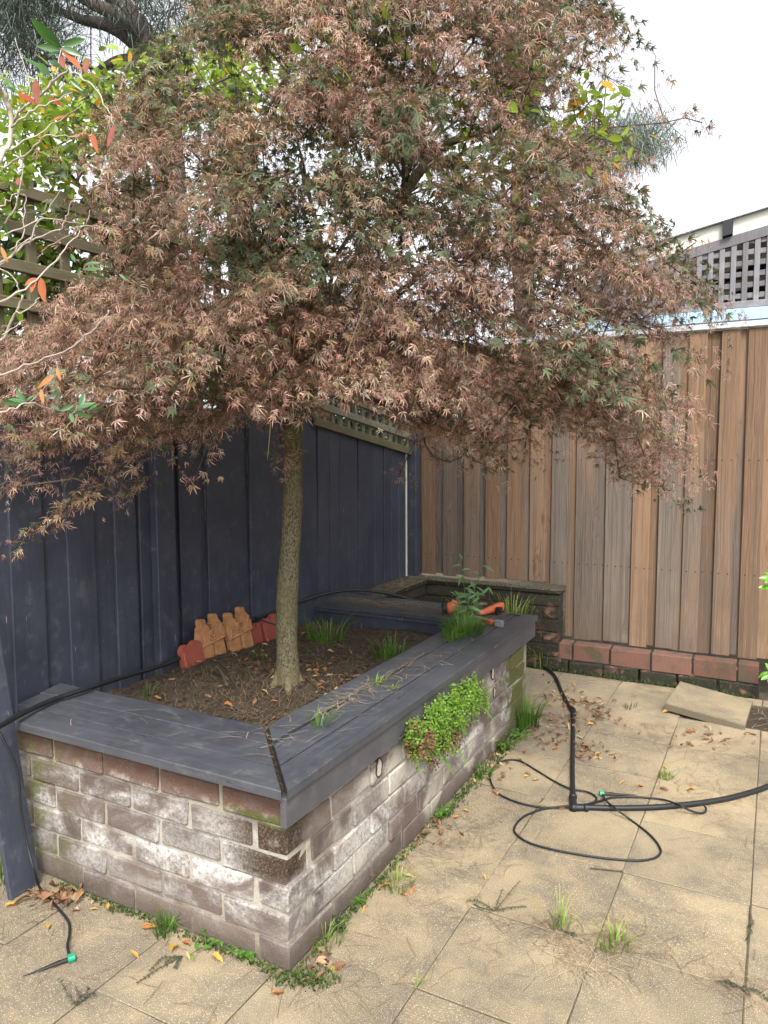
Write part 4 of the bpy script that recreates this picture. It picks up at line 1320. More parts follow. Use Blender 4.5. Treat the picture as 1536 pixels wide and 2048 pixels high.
# ------------------------------------------------------------------ camellia with dead orange leaves
cam_d = 1.55
cml = tag(empty('camellia_shrub', at(-160, 900, 1.6)*np.array([1, 1, 0])), 'half dead camellia with pale bare twigs and drooping orange leaves', 'shrub')
tw = [([(-160, 1100), (-120, 700), (-60, 420), (-10, 340), (18, 285), (22, 230), (12, 195), (-12, 160)], 0.011, 0.0065),
      ([(20, 245), (50, 215), (90, 180), (130, 145), (150, 148), (185, 170), (210, 210), (228, 245)], 0.0055, 0.0015),
      ([(22, 255), (60, 225), (100, 205), (145, 185)], 0.004, 0.0012),
      ([(90, 180), (110, 150), (122, 100)], 0.003, 0.0015), ([(60, 210), (55, 150), (30, 75)], 0.0025, 0.001),
      ([(-10, 340), (40, 320), (85, 275), (110, 270), (160, 272)], 0.004, 0.0012), ([(20, 300), (90, 260), (165, 210)], 0.003, 0.001),
      ([(-60, 560), (0, 530), (60, 480), (120, 460), (135, 425), (150, 390)], 0.0055, 0.0015), ([(60, 490), (75, 440), (92, 425), (120, 380)], 0.0035, 0.001),
      ([(-60, 620), (0, 605), (60, 570), (120, 510), (160, 460)], 0.005, 0.0014), ([(-40, 560), (20, 510), (70, 470)], 0.005, 0.002),
      ([(-20, 700), (5, 680), (30, 630), (45, 590)], 0.006, 0.0035), ([(30, 630), (60, 615), (80, 595)], 0.003, 0.001), ([(5, 670), (50, 640)], 0.0025, 0.001),
      ([(-60, 775), (0, 753), (60, 728), (140, 697), (172, 672), (200, 645), (217, 620)], 0.0055, 0.0018), ([(165, 678), (160, 660)], 0.002, 0.001),
      ([(-60, 850), (0, 827), (50, 808), (75, 808), (110, 823)], 0.004, 0.0018), ([(60, 805), (90, 775), (108, 750)], 0.0025, 0.001),
      ([(0, 460), (30, 410), (45, 330), (40, 300)], 0.004, 0.0015), ([(-10, 420), (20, 400), (35, 380)], 0.004, 0.001), ([(130, 460), (180, 452), (205, 455)], 0.002, 0.001),
      ([(-20, 520), (30, 560), (40, 590)], 0.003, 0.001), ([(10, 470), (90, 440), (170, 450)], 0.003, 0.001), ([(20, 500), (45, 470), (50, 400), (42, 390)], 0.003, 0.0012), ([(75, 520), (100, 490), (165, 455), (180, 420)], 0.002, 0.001)]
tw = [([(px, py, cam_d + 0.10*math.sin(px*0.013 + i*1.9) + 0.03*math.sin(i*3.1)) for px, py in L], a, b) for i, (L, a, b) in enumerate(tw)]
for i, (L, a, b) in enumerate(tw):
    a *= 0.55; b *= 0.7
    c = catmull([at(*q) for q in L], 5); c[1:-1] += rng.normal(0, 0.0018, c[1:-1].shape)
    mb = MB(); mb.add(*tube(c, np.linspace(a, b, len(c)), 6)); mb.build('twig', M['palebark'], cml, True)
def one_leaf(root, px, py, dx, dy, d, wid, c0, c1, bend, mat, twist=0.3, nm='leaf'):
    """a single leaf with its stalk at (px, py) and its tip dx, dy pixels away"""
    a = at(px, py, d); b = at(px+dx, py+dy, d+random.uniform(-0.02, 0.02)); L = np.linalg.norm(b-a)
    V, T, t = oval_shape(wid, random.uniform(0.15, 0.5), bend, 6)
    nrm = -FW + rng.normal(0, twist, 3) + np.array([0, 0, 0.35])
    Fr = rot_frames(nrm[None], ((b-a)/L)[None])[0]
    W = (V*L)@Fr.T + a
    C_ = np.array(c0)[None]*(1-t[:, None]) + np.array(c1)[None]*t[:, None]
    return link(nm, tri_mesh(nm, W, T, np.clip(C_, 0, 1), mat, True), None, root)
OR = ((0.33, 0.10, 0.045), (0.40, 0.135, 0.06)); DR = ((0.27, 0.09, 0.065), (0.24, 0.09, 0.07)); RD = ((0.33, 0.06, 0.025), (0.24, 0.05, 0.03)); TN = ((0.40, 0.2, 0.085), (0.42, 0.18, 0.06))
for (px, py, dx, dy, c) in ((124, 99, 38, 48, OR), (122, 112, 22, 42, DR), (176, 118, 19, 50, DR), (72, 158, 12, 58, DR), (40, 187, 34, 36, RD), (98, 195, 28, 20, RD), (132, 232, -12, 26, OR), (136, 232, 15, 18, OR),
                            (180, 266, -2, 54, OR), (184, 268, 15, 42, OR), (228, 248, 10, 62, DR), (36, 355, 4, 26, DR), (72, 556, -16, 32, OR), (70, 555, 4, 44, OR), (82, 556, 12, 52, OR), (2, 493, 6, 22, TN), (6, 510, 12, 14, TN),
                            (114, 735, 12, 28, TN), (108, 750, -20, 26, TN), (82, 778, 10, 32, TN)):
    one_leaf(cml, px, py, dx, dy, cam_d - 0.02, random.uniform(0.15, 0.2), *c, random.uniform(-0.1, 0.25), M['dead'], 0.35)
GR = ((0.035, 0.10, 0.02), (0.06, 0.16, 0.025)); G2 = ((0.05, 0.12, 0.05), (0.09, 0.2, 0.06))
for (px, py, dx, dy, c) in ((122, 95, -38, -52, GR), (124, 92, 40, -22, GR), (122, 98, -36, -12, GR), (120, 104, -14, 30, GR), (124, 96, 38, 14, GR), (120, 100, -30, 12, GR), (128, 140, -30, -24, GR), (100, 150, -26, -24, GR), (88, 140, -44, -24, GR),
                            (72, 160, -24, -18, GR), (28, 185, -16, -32, GR), (30, 180, -20, -8, GR), (140, 160, 22, 14, GR), (110, 150, 4, 28, GR), (135, 110, 32, 14, GR), (135, 180, 6, 24, GR), (16, 230, -16, 14, GR), (8, 430, 34, 2, GR), (0, 440, 38, 4, GR),
                            (52, 803, -18, -22, G2), (50, 800, -44, 2, G2), (55, 806, -24, 16, G2), (52, 802, 16, -14, G2), (120, 822, 28, -14, G2), (152, 818, 34, -18, G2), (150, 822, 30, 14, G2), (158, 815, 10, -26, G2), (160, 818, 40, 4, G2), (140, 826, 8, 22, G2), (175, 822, 26, -6, G2), (120, 822, -8, -14, G2),
                            (165, 538, 40, 6, G2), (162, 535, -10, 14, G2), (176, 545, 24, 34, G2), (172, 528, 24, -14, G2), (150, 524, -8, -16, G2), (238, 548, 14, 16, G2), (124, 345, 14, 18, G2), (110, 345, -20, 8, G2), (148, 330, 16, 14, G2)):
    one_leaf(cml, px, py, dx, dy, cam_d + random.uniform(-0.03, 0.03), random.uniform(0.17, 0.22), *c, random.uniform(-0.1, 0.2), M['gloss'], 0.45)
# bright shoots of a shrub at the yard's other edge
def rosette(label, spots, cat='plant'):
    b = spots[0]; root = tag(empty('leafy_shoot', G(b[0]+30, 1420)), label, cat)
    for (px, py, d, n, s_) in spots:
        c = at(px, py, d); ft = np.array([c[0]+0.03, c[1], 0.0])
        mb = MB(); mb.add(*tube(catmull([ft, (ft+c)/2 + np.array([0.02, 0, 0]), c], 4), 0.004, 6)); mb.build('stem', M['twig'], root)
        for k in range(n):
            a = k*2.4; one_leaf(root, px, py, s_*math.cos(a), s_*math.sin(a)*0.7, d, 0.3, (0.10, 0.28, 0.02), (0.14, 0.36, 0.03), 0.2, M['gloss'], 0.5)
rosette('leafy shoot with bright glossy leaves at the edge beside the timber fence', [(1545, 1158, 3.9, 9, 26), (1540, 1175, 3.9, 5, 20)])
rosette('low clump of bright glossy leaves at the end of the red brick edging', [(1545, 1345, 4.3, 9, 30)])
# ------------------------------------------------------------------ terracotta edging tiles against the fence
def extrude(prof, th, mb, z0=0.0):
    """prof: outline in (u, v); extruded along x by th"""
    n = len(prof)
    V = [(th/2, u, v) for u, v in prof] + [(-th/2, u, v) for u, v in prof]
    F = [tuple(range(n)), tuple(range(2*n-1, n-1, -1))] + [(i, i+n, (i+1) % n + n, (i+1) % n) for i in range(n)]
    mb.add(V, F)
def torus(c, R0, r0, nrm, n=18, s=6):
    nrm = np.array(nrm, float); u = np.cross(nrm, [0, 0.3, 1.0]); u /= np.linalg.norm(u); v = np.cross(nrm, u)
    return tube([np.array(c) + R0*(math.cos(t)*u + math.sin(t)*v) for t in np.linspace(0, 2*math.pi, n+1)], r0, s, False)
def tile(label, px0, px1, py0, py1, ornate, mat, lean, X):
    a, b = onplane(0, X, px0, py0), onplane(0, X, px1, py1)
    W = abs(b[1]-a[1])*0.9; c = (a+b)/2 + np.array([0, 0, 0.012])
    root = tag(empty('edging_tile', (X, c[1], c[2])), label, 'tile', 'terracotta edging tiles')
    root.rotation_euler = (R(lean), R(-7), R(random.uniform(-3, 3)))
    def part(nm, mb, m=mat, sm=False, par=None):
        o = mb.build(nm, m, None, sm); o.parent = par or root; return o
    H = 0.14 if ornate else 0.175
    if ornate:
        for s_ in (-1, 1):
            mb = MB(); V, F = cbox(0.035, W*0.47, H+0.05, 0.008, 0.001); V += np.array([0, s_*W*0.245, H/2-0.025]); mb.add(V, F); part('panel', mb)
        mb = MB()
        h0 = H
        pr = [(-W/2, h0), (W/2, h0), (W/2+0.004, h0+0.04), (W*0.44, h0+0.075)]
        for s_ in (1, -1):
            uc = s_*W*0.26
            seg = [(uc+0.028, h0+0.085), (uc+0.016, h0+0.095), (uc+0.014, h0+0.118), (uc+0.006, h0+0.128), (uc-0.006, h0+0.128), (uc-0.014, h0+0.118), (uc-0.016, h0+0.095), (uc-0.028, h0+0.085)]
            pr += seg
            if s_ == 1: pr += [(0.012, h0+0.062), (-0.012, h0+0.062)]
        pr += [(-W*0.44, h0+0.075), (-W/2-0.004, h0+0.04)]
        extrude(pr, 0.04, mb); crest = part('crest', mb)
        mb = MB(); V, F = torus((0.021, 0, h0+0.036), 0.024, 0.0055, (1, 0, 0)); mb.add(V, F); part('rosette', mb, sm=True, par=crest)
        mb = MB(); V, F = torus((0.021, 0, h0+0.036), 0.011, 0.0055, (1, 0, 0), 12); mb.add(V, F); part('rosette', mb, sm=True, par=crest)
        for s_ in (-1, 1):
            mb = MB(); th = np.linspace(-1.3, 1.3, 9)
            mb.add(*tube([(0.02, s_*(W/2 - 0.03*math.cos(t)*0.9), h0+0.036+0.034*math.sin(t)) for t in th], 0.005, 6)); part('scroll', mb, sm=True, par=crest)
        mb = MB(); nb = 9
        mb.add(*tube([(0.021+0.002*math.sin(k*2.1), -W/2+W*k/24, h0+0.002+0.002*math.cos(k*2.1)) for k in range(25)], 0.0055, 6)); part('rope_band', mb, sm=True, par=crest)
    else:
        mb = MB()
        pr = [(-W/2, -0.05), (W/2, -0.05), (W/2, H*0.86)]
        pr += [(W*0.25+W*0.24*math.cos(t), H*0.88+W*0.2*math.sin(t)) for t in np.linspace(0.1, 3.0, 8)]
        pr += [(-W*0.25+W*0.24*math.cos(t), H*0.88+W*0.2*math.sin(t)) for t in np.linspace(0.15, 3.05, 8)]
        pr += [(-W/2, H*0.86)]
        extrude(pr, 0.03, mb); part('panel', mb)
        mb = MB(); mb.add(*tube([(0.014, -W*0.42, -0.04), (0.014, -W*0.42, H*0.85)], 0.006, 6)); part('edge_roll', mb, sm=True)
tile('plain red terracotta edging tile nearest the short bench', 371, 413, 1375, 1352, False, M['redterra'], 7, -1.20)
tile('orange ornate edging tile standing next to the plain red one', 408, 458, 1352, 1334, True, M['terra'], 7, -1.21)
tile('orange ornate edging tile nearer the maple trunk', 462, 512, 1333, 1316, True, M['terra'], 8, -1.20)
tile('small red edging tile between the ornate tile and the maple trunk', 508, 529, 1318, 1308, False, M['redterra'], 8, -1.24)
tile('red edging tile half hidden behind the maple trunk', 530, 566, 1307, 1293, False, M['redterra'], 8, -1.24)

# ------------------------------------------------------------------ irrigation pipes
def pipe(name, label, pts, r_, mat=None, cat='pipe', n=8, sides=10):
    c = catmull(pts, n); mb = MB(); mb.add(*tube(c, r_, sides))
    return tag(mb.build(name, mat or M['pipe'], None, True), label, cat)
ZC = 0.566
lp = [G(-40, 1475, ZC+0.035), G(0, 1452, ZC+0.03), G(55, 1422, ZC+0.022), G(110, 1398, ZC+0.014), G(180, 1375, ZC+0.014), onplane(0, -1.2, 260, 1350), onplane(0, -1.22, 340, 1325), onplane(0, -1.24, 400, 1292),
      onplane(0, -1.27, 470, 1255), onplane(0, -1.28, 540, 1227), onplane(0, -1.27, 600, 1204), onplane(0, -1.2, 650, 1188), onplane(0, -1.08, 710, 1180), onplane(0, -0.95, 770, 1186), onplane(0, -0.84, 815, 1197), onplane(0, -0.76, 850, 1207)]
pipe('irrigation_pipe', 'long black poly pipe running over the bench and behind the maple trunk', lp, 0.0095)
ZP = 0.011
rp = [G(1035, 1300, 0.03), G(1052, 1313, 0.02), G(1080, 1328, ZP), G(1108, 1350, ZP), G(1124, 1385, ZP), G(1138, 1412, ZP), G(1147, 1422, ZP)]
pw = tag(empty('irrigation_pipe', G(1148, 1614)), 'thick black poly pipe with elbow and tee lying across the pavers', 'pipe')
def ppart(nm, pts, r_, mat=M['pipe'], n=8):
    c = catmull(pts, n); mb = MB(); mb.add(*tube(c, r_, 10)); mb.build(nm, mat, pw, True)
ppart('pipe', rp, 0.0105)
ppart('pipe', [G(1147, 1424, ZP), G(1146, 1480, ZP), G(1145, 1545, ZP), G(1147, 1606, ZP)], 0.0105)
ppart('pipe', [G(1152, 1614, ZP), G(1240, 1616, ZP), G(1330, 1613, ZP), G(1420, 1603, ZP), G(1490, 1588, ZP), G(1560, 1562, ZP), G(1650, 1515, ZP)], 0.0115)
ppart('elbow', [G(1143, 1417, ZP+0.002), G(1147, 1421, ZP+0.002), G(1147, 1432, ZP+0.002)], 0.015)
ppart('tee', [G(1146, 1598, ZP+0.001), G(1147, 1618, ZP+0.001)], 0.015)
ppart('tee', [G(1143, 1615, ZP+0.002), G(1168, 1615, ZP+0.002)], 0.015)
for q in ((1146, 1594), (1172, 1615.5)):
    ppart('clamp', [G(q[0]-(3 if q[0] > 1160 else 0), q[1]-(0 if q[0] > 1160 else 2), ZP+0.002), G(q[0]+(3 if q[0] > 1160 else 0), q[1]+(0 if q[0] > 1160 else 2), ZP+0.002)], 0.0168)
ZD = 0.006
def gl(L, z=ZD): return [G(px, py, z + (0.0)) for px, py in L]
tA = tag(empty('drip_tube', G(1200, 1660)), 'thin black drip tube looping in front of the pipe tee, ending at a green stake', 'tube')
def tpart(root, nm, pts, r_=0.0042, mat=M['pipe'], n=10):
    c = catmull(pts, n); mb = MB(); mb.add(*tube(c, r_, 8)); return mb.build(nm, mat, root, True)
tpart(tA, 'tube', [G(1205, 1588, 0.012), G(1213, 1602, 0.02), G(1232, 1618, 0.034), G(1262, 1640, ZD), G(1297, 1667, ZD), G(1317, 1690, ZD), G(1321, 1706, ZD), G(1306, 1717, ZD), G(1270, 1721, ZD), G(1200, 1715, ZD), G(1120, 1702, ZD), G(1060, 1686, ZD), G(1032, 1668, ZD), G(1030, 1652, ZD), G(1048, 1633, ZD), G(1085, 1618, ZD), G(1120, 1614, ZD+0.003), G(1143, 1614, 0.014)])
tpart(tA, 'connector', [G(1118, 1614.5, ZD+0.002), G(1128, 1614, ZD+0.002)], 0.0075, M['rust'])
tB = tag(empty('drip_tube', G(1050, 1560)), 'thin black drip tube looped between the planter foot and the pipe tee', 'tube')
tpart(tB, 'tube', [G(1140, 1611, 0.02), G(1090, 1615, ZD), G(1040, 1606, ZD), G(1000, 1589, ZD), G(983, 1567, ZD), G(981, 1545, ZD), G(992, 1529, ZD), G(1015, 1520, ZD), G(1040, 1522, ZD), G(1075, 1542, ZD), G(1110, 1563, ZD), G(1140, 1577, ZD+0.002), G(1172, 1583, ZD), G(1190, 1592, ZD), G(1192, 1601, ZD), G(1178, 1608, ZD+0.003), G(1158, 1612, 0.016)])
tpart(tB, 'connector', [G(988, 1581, ZD), G(996, 1588, ZD)], 0.0075, M['rust'])
tC = tag(empty('drip_tube', G(1330, 1610)), 'thin black drip tube wound over the thick pipe near its bend', 'tube')
tpart(tC, 'tube', [G(1160, 1611, 0.02), G(1195, 1603, ZD+0.004), G(1225, 1595, ZD), G(1270, 1594, ZD), G(1320, 1598, ZD), G(1348, 1606, 0.02), G(1362, 1612, 0.034), G(1378, 1620, 0.02), G(1398, 1626, ZD), G(1410, 1624, ZD), G(1412, 1617, 0.012), G(1408, 1611, 0.026)])
def stake(label, cap_px, tip_px, z=0.012):
    a, b = G(*cap_px, z), G(*tip_px, 0.006); d = (b-a)/np.linalg.norm(b-a); L = np.linalg.norm(b-a)
    root = tag(empty('drip_stake', a), label, 'stake', 'irrigation stakes')
    mb = MB(); mb.add(*tube([a-d*0.010, a-d*0.009, a+d*0.009, a+d*0.010], [0.008, 0.0105, 0.0105, 0.0085], 14)); capo = mb.build('cap', M['greenplastic'], root)
    for k in range(6):
        t = k*math.pi/3; u = np.cross(d, [0, 0, 1.0]); u /= np.linalg.norm(u); v = np.cross(d, u); o_ = (u*math.cos(t)+v*math.sin(t))*0.0105
        mb = MB(); mb.add(*tube([a-d*0.007+o_, a+d*0.007+o_], 0.0016, 5)); mb.build('grip_rib', M['greenplastic'], capo)
    mb = MB(); mb.add(*tube([a+d*0.0105, a+d*0.03, a+d*L*0.55, b], [0.006, 0.0055, 0.0042, 0.0008], 6)); mb.build('spike', M['pipe'], root)
    side = np.cross(d, [0, 0, 1.0]); side /= np.linalg.norm(side)
    V = np.array([a+d*0.03-side*0.0012, a+d*0.03+side*0.0012, b]); V = np.vstack([V+np.array([0, 0, 0.0075]), V+np.array([0, 0, -0.005])]); V[2] = b; V[5] = b
    mb = MB(); mb.add(V, [(0, 1, 2), (3, 5, 4), (0, 3, 4, 1), (1, 4, 5, 2), (2, 5, 3, 0)]); mb.build('fin', M['pipe'], root)
stake('black dripper stake with green cap beside the pipe tee', (1203, 1587), (1275, 1590))
stake('black dripper stake with green cap on the pavers by the short brick face', (143, 1916), (45, 1953))
ll = [onplane(1, -0.13, -15, 1440), onplane(1, -0.12, 12, 1490), onplane(1, -0.1, 36, 1545), onplane(1, -0.1, 42, 1620), onplane(1, -0.1, 55, 1690), onplane(1, -0.11, 68, 1740), G(82, 1780, 0.02), G(108, 1808, ZD), G(136, 1842, ZD), G(139, 1868, ZD), G(135, 1890, ZD+0.01), G(138, 1910, 0.014)]
pipe('drip_tube', 'thin black drip tube hanging down the leaning navy plank to a stake', ll, 0.0042, None, 'tube')
pipe('drip_tube', 'short thin tube branching off the pipe beside the red tiles', [onplane(0, -1.27, 510, 1235), onplane(0, -1.2, 530, 1243), onplane(0, -1.15, 552, 1250), onplane(0, -1.1, 575, 1262)], 0.004, None, 'tube')

# ------------------------------------------------------------------ things left lying on the bench
ZB_ = 0.5655
c = G(889, 1229, ZB_) + np.array([0, 0, 0.034]); ax = np.array([0.86, 0.38, 0.12]); ax /= np.linalg.norm(ax)
nz = tag(empty('hose_sprinkler', c), 'orange and black hose sprinkler lying on the far bench corner', 'sprinkler')
mb = MB(); mb.add(*tube([c-ax*0.016, c-ax*0.014, c+ax*0.012, c+ax*0.014], [0.030, 0.034, 0.034, 0.030], 20)); mb.build('spray_head', M['pipe'], nz, True)
mb = MB(); mb.add(*tube([c-ax*0.0185, c-ax*0.0165], [0.024, 0.025], 20)); mb.build('spray_face', M['steel'], nz, True)
mb = MB(); mb.add(*tube([c+ax*0.0145, c+ax*0.03, c+ax*0.055, c+ax*0.085], [0.031, 0.032, 0.024, 0.013], 16)); mb.build('body', M['orange'], nz, True)
mb = MB(); mb.add(*tube([c+ax*0.03+np.array([0, 0, 0.012]), c+ax*0.045+np.array([0, 0.01, 0.034]), c+ax*0.07+np.array([0, 0.01, 0.02])], [0.012, 0.013, 0.008], 10)); mb.build('lever', M['orange'], nz, True)
mb = MB(); mb.add(*tube([c+ax*0.086, c+ax*0.1], [0.009, 0.008], 10)); mb.build('hose_tail', M['rust'], nz, True)
a = G(957, 1234, ZB_) + np.array([0, 0, 0.02]); b = G(1004, 1214, ZB_+0.02) + np.array([0, 0, 0.0])
gn = tag(empty('garden_tool', (a+b)/2), 'orange plastic garden tool handle lying beside the tall weed', 'tool')
d = (b-a)/np.linalg.norm(b-a); L = np.linalg.norm(b-a); sdv = np.cross(d, [0, 0, 1.0]); sdv /= np.linalg.norm(sdv); upv = np.cross(sdv, d)
def sweep(root, nm, a, d, secs, sd_, up_, mat):
    """rounded box sections (distance, half width, half height, lift) along d"""
    V = []; F = []; m = 12
    for (t, w_, h_, l_) in secs:
        for k in range(m):
            q = 2*math.pi*k/m; cx_, cy_ = math.cos(q), math.sin(q)
            e_ = 0.55
            V.append(a + d*t + sd_*w_*math.copysign(abs(cx_)**e_, cx_) + up_*(h_*math.copysign(abs(cy_)**e_, cy_) + l_))
    for i in range(len(secs)-1):
        for k in range(m): F.append((i*m+k, i*m+(k+1) % m, (i+1)*m+(k+1) % m, (i+1)*m+k))
    F.append(tuple(range(m))[::-1]); F.append(tuple((len(secs)-1)*m+k for k in range(m)))
    mb = MB(); mb.add(V, F); return mb.build(nm, mat, root, True)
hnd = sweep(gn, 'handle', a, d, [(0, 0.008, 0.006, 0), (0.01, 0.014, 0.012, 0), (L*0.5, 0.019, 0.018, 0.003), (L*0.85, 0.022, 0.024, 0.004), (L*0.97, 0.02, 0.025, 0.004), (L, 0.017, 0.022, 0.006)], sdv, upv, M['orange'])
for k in range(3):
    q = a + d*L*(0.6+0.1*k) - upv*0.018; mb = MB(); mb.add(*tube([q-sdv*0.02, q+sdv*0.02], 0.003, 6)); mb.build('grip_rib', M['redplastic'], hnd, True)
q = G(998, 1228, ZB_) + np.array([0, 0, 0.02]); mb = MB(); V, F = cbox(0.035, 0.03, 0.038, 0.004); mb.add(V+q, F); mb.build('socket', M['pipe'], gn)
a = G(952, 1240, ZB_) + np.array([0, 0, 0.013]); b = G(987, 1250, ZB_) + np.array([0, 0, 0.013]); d = (b-a)/np.linalg.norm(b-a); L = np.linalg.norm(b-a); sdv = np.cross(d, [0, 0, 1.0]); upv = np.array([0, 0, 1.0])
rt_ = tag(empty('hand_tool', (a+b)/2), 'dark red handled tool with a grey block end at the bench edge', 'tool')
sweep(rt_, 'handle', a, d, [(0, 0.008, 0.006, 0), (0.008, 0.013, 0.011, 0), (L*0.6, 0.013, 0.012, 0), (L, 0.014, 0.013, 0)], sdv, upv, M['redplastic'])
mb = MB(); mb.add(*tube([b, b+d*0.02], 0.006, 8)); mb.build('neck', M['steel'], rt_, True)
mb = MB(); V, F = cbox(0.045, 0.028, 0.034, 0.003); mb.add(V + b + d*0.045 + np.array([0, 0, 0.004]), F); mb.build('block', M['steel'], rt_)
pipe('cable_tie', 'short black wire lying on the bench end', [G(1012, 1230, ZB_+0.004), G(1022, 1229, ZB_+0.006), G(1032, 1230, ZB_+0.006), G(1040, 1231, ZB_+0.008)], 0.0028, None, 'wire')
pipe('twig', 'brown stick lying on the pavers in front of the tube loop', [G(1181, 1736, 0.004), G(1210, 1739, 0.005), G(1246, 1742, 0.004)], 0.0022, M['twig'], 'stick')

# ------------------------------------------------------------------ weeds, ferns and grasses
def blades(LV, pos, n, h, spread, wid, c0, c1, lean=0.5):
    for _ in range(n):
        a = random.random()*2*math.pi; q = random.random(); H = h*random.uniform(0.45, 1.1)
        b = np.array(pos) + np.array([math.cos(a), math.sin(a), 0])*spread*math.sqrt(random.random())
        dr = np.array([math.cos(a), math.sin(a), 0])*H*lean*random.uniform(0.2, 1.3)
        p1 = b + dr*0.35 + np.array([0, 0, H*0.6]); p2 = b + dr + np.array([0, 0, H*random.uniform(0.55, 1.0)])
        pm = b + dr*0.1 + np.array([0, 0, H*0.3])
        sd_ = np.array([-math.sin(a+0.5), math.cos(a+0.5), 0])*wid*random.uniform(0.6, 1.2)
        v = random.uniform(0.7, 1.3); C0 = np.array(c0)*v; C1 = np.array(c1)*v
        LV.add([b-sd_, b+sd_, pm-sd_, pm+sd_, p1-sd_*0.75, p1+sd_*0.75, p2], [(0, 2, 3), (0, 3, 1), (2, 4, 5), (2, 5, 3), (4, 6, 5)], np.clip([C0, C0, C0, C0, (C0+C1)/2, (C0+C1)/2, C1], 0, 1))
GC = ((0.07, 0.16, 0.02), (0.17, 0.27, 0.05)); GY = ((0.14, 0.22, 0.03), (0.34, 0.38, 0.10)); GD = ((0.05, 0.10, 0.02), (0.11, 0.17, 0.04)); GS = ((0.25, 0.2, 0.09), (0.42, 0.34, 0.18))
def tuft(label, pos, n, h, sp, wid=0.0022, c=GC, lean=0.5, grp=None, nm='grass_tuft'):
    LV = Leaves(); blades(LV, (0, 0, 0), n, h, sp, wid, *c, lean)
    V = np.vstack(LV.V); me = tri_mesh(nm, V, np.vstack(LV.T), np.vstack(LV.C), M['grass'])
    o = link(nm, me, None, None, pos); tag(o, label, 'grass', grp); return o
def S(px, py):                      # point on the planter soil
    p = G(px, py, 0.46)
    return np.array([p[0], p[1], float(soil_z(p[0], p[1]))])
tuft('grass tuft in the planter soil in front of the back bench skirting', S(655, 1290), 55, 0.17, 0.09, 0.003, GC, 0.6)
tuft('broad grass clump in the planter soil beside the long bench', S(785, 1312), 75, 0.13, 0.10, 0.0028, GC, 0.6)
tuft('few tall grass blades by the foot of the fence behind the maple', S(622, 1285), 14, 0.2, 0.03, 0.003, GC, 0.3)
tuft('thin grass beside the maple trunk base', S(510, 1335), 22, 0.08, 0.05, 0.002, GD, 0.5)
tuft('small green tuft near the short bench and navy fence', S(295, 1400), 22, 0.06, 0.05, 0.002, GD, 0.6)
tuft('lush green grass clump growing through the bench around the tall weed', G(925, 1268, ZB_), 260, 0.12, 0.10, 0.0022, GC, 0.9)
tuft('green grass at the foot of the tall weed on the bench', G(905, 1280, ZB_), 60, 0.06, 0.05, 0.002, GC, 0.9)
tuft('small dry tuft growing from the bench board joint', G(752, 1368, ZB_), 26, 0.05, 0.03, 0.0014, GY, 0.9)
tuft('dry grass wisp in the outer bench board joint', G(783, 1378, ZB_), 18, 0.045, 0.025, 0.0012, GY, 1.0)
tuft('grass blades in the rotten gap near the bench mitre', G(635, 1455, ZB_), 18, 0.08, 0.03, 0.0016, GC, 1.3)
tuft('spiky lime grass tuft with long blades in the paver joint', G(1120, 1860), 18, 0.14, 0.03, 0.0024, GY, 0.9)
tuft('dense lime grass tuft in the paver joint', G(1228, 1893), 46, 0.075, 0.05, 0.002, GY, 1.0)
tuft('small lime grass tuft on the pavers behind the thick pipe', G(1333, 1556), 36, 0.05, 0.035, 0.0022, GY, 0.8)
tuft('sparse pale grass on the pavers near the pipe elbow', G(1260, 1415), 20, 0.05, 0.05, 0.002, GD, 0.8)
tuft('long green grass at the far foot of the planter', G(1052, 1455), 110, 0.22, 0.07, 0.0032, GC, 0.6)
tuft('yellow green grass behind the end of the planter', G(1085, 1330), 70, 0.2, 0.09, 0.0035, GY, 0.7)
tuft('dry straw grass on the retaining wall corner', np.array([-0.25, 2.75, 0.42]), 60, 0.22, 0.12, 0.003, GY, 0.7)
tuft('grass at the brick edging beside the clover weeds', G(1385, 1372), 60, 0.11, 0.08, 0.0026, GD, 0.7)
tuft('grass growing at the middle of the brick edging foot', G(1240, 1352), 60, 0.08, 0.12, 0.0026, GD, 0.7)
tuft('grassy weed halfway along the short brick face', G(330, 1866), 46, 0.09, 0.035, 0.0022, GC, 0.8)
tuft('yellowing grass at the planter corner foot', G(650, 1890), 40, 0.085, 0.05, 0.002, GY, 0.8)
tuft('drying grass tuft beside the long brick face', G(795, 1775), 50, 0.07, 0.05, 0.0018, GY, 0.9)
tuft('green tuft at the foot of the long brick face past the fern', G(965, 1555), 50, 0.08, 0.04, 0.0022, GC, 0.8)
tuft('grass behind the leaning plank', G(2, 1760), 40, 0.12, 0.05, 0.003, GC, 0.6)
tuft('single thin tuft in the paver joint near the front edge', G(832, 1972), 10, 0.05, 0.02, 0.0012, GY, 1.0)

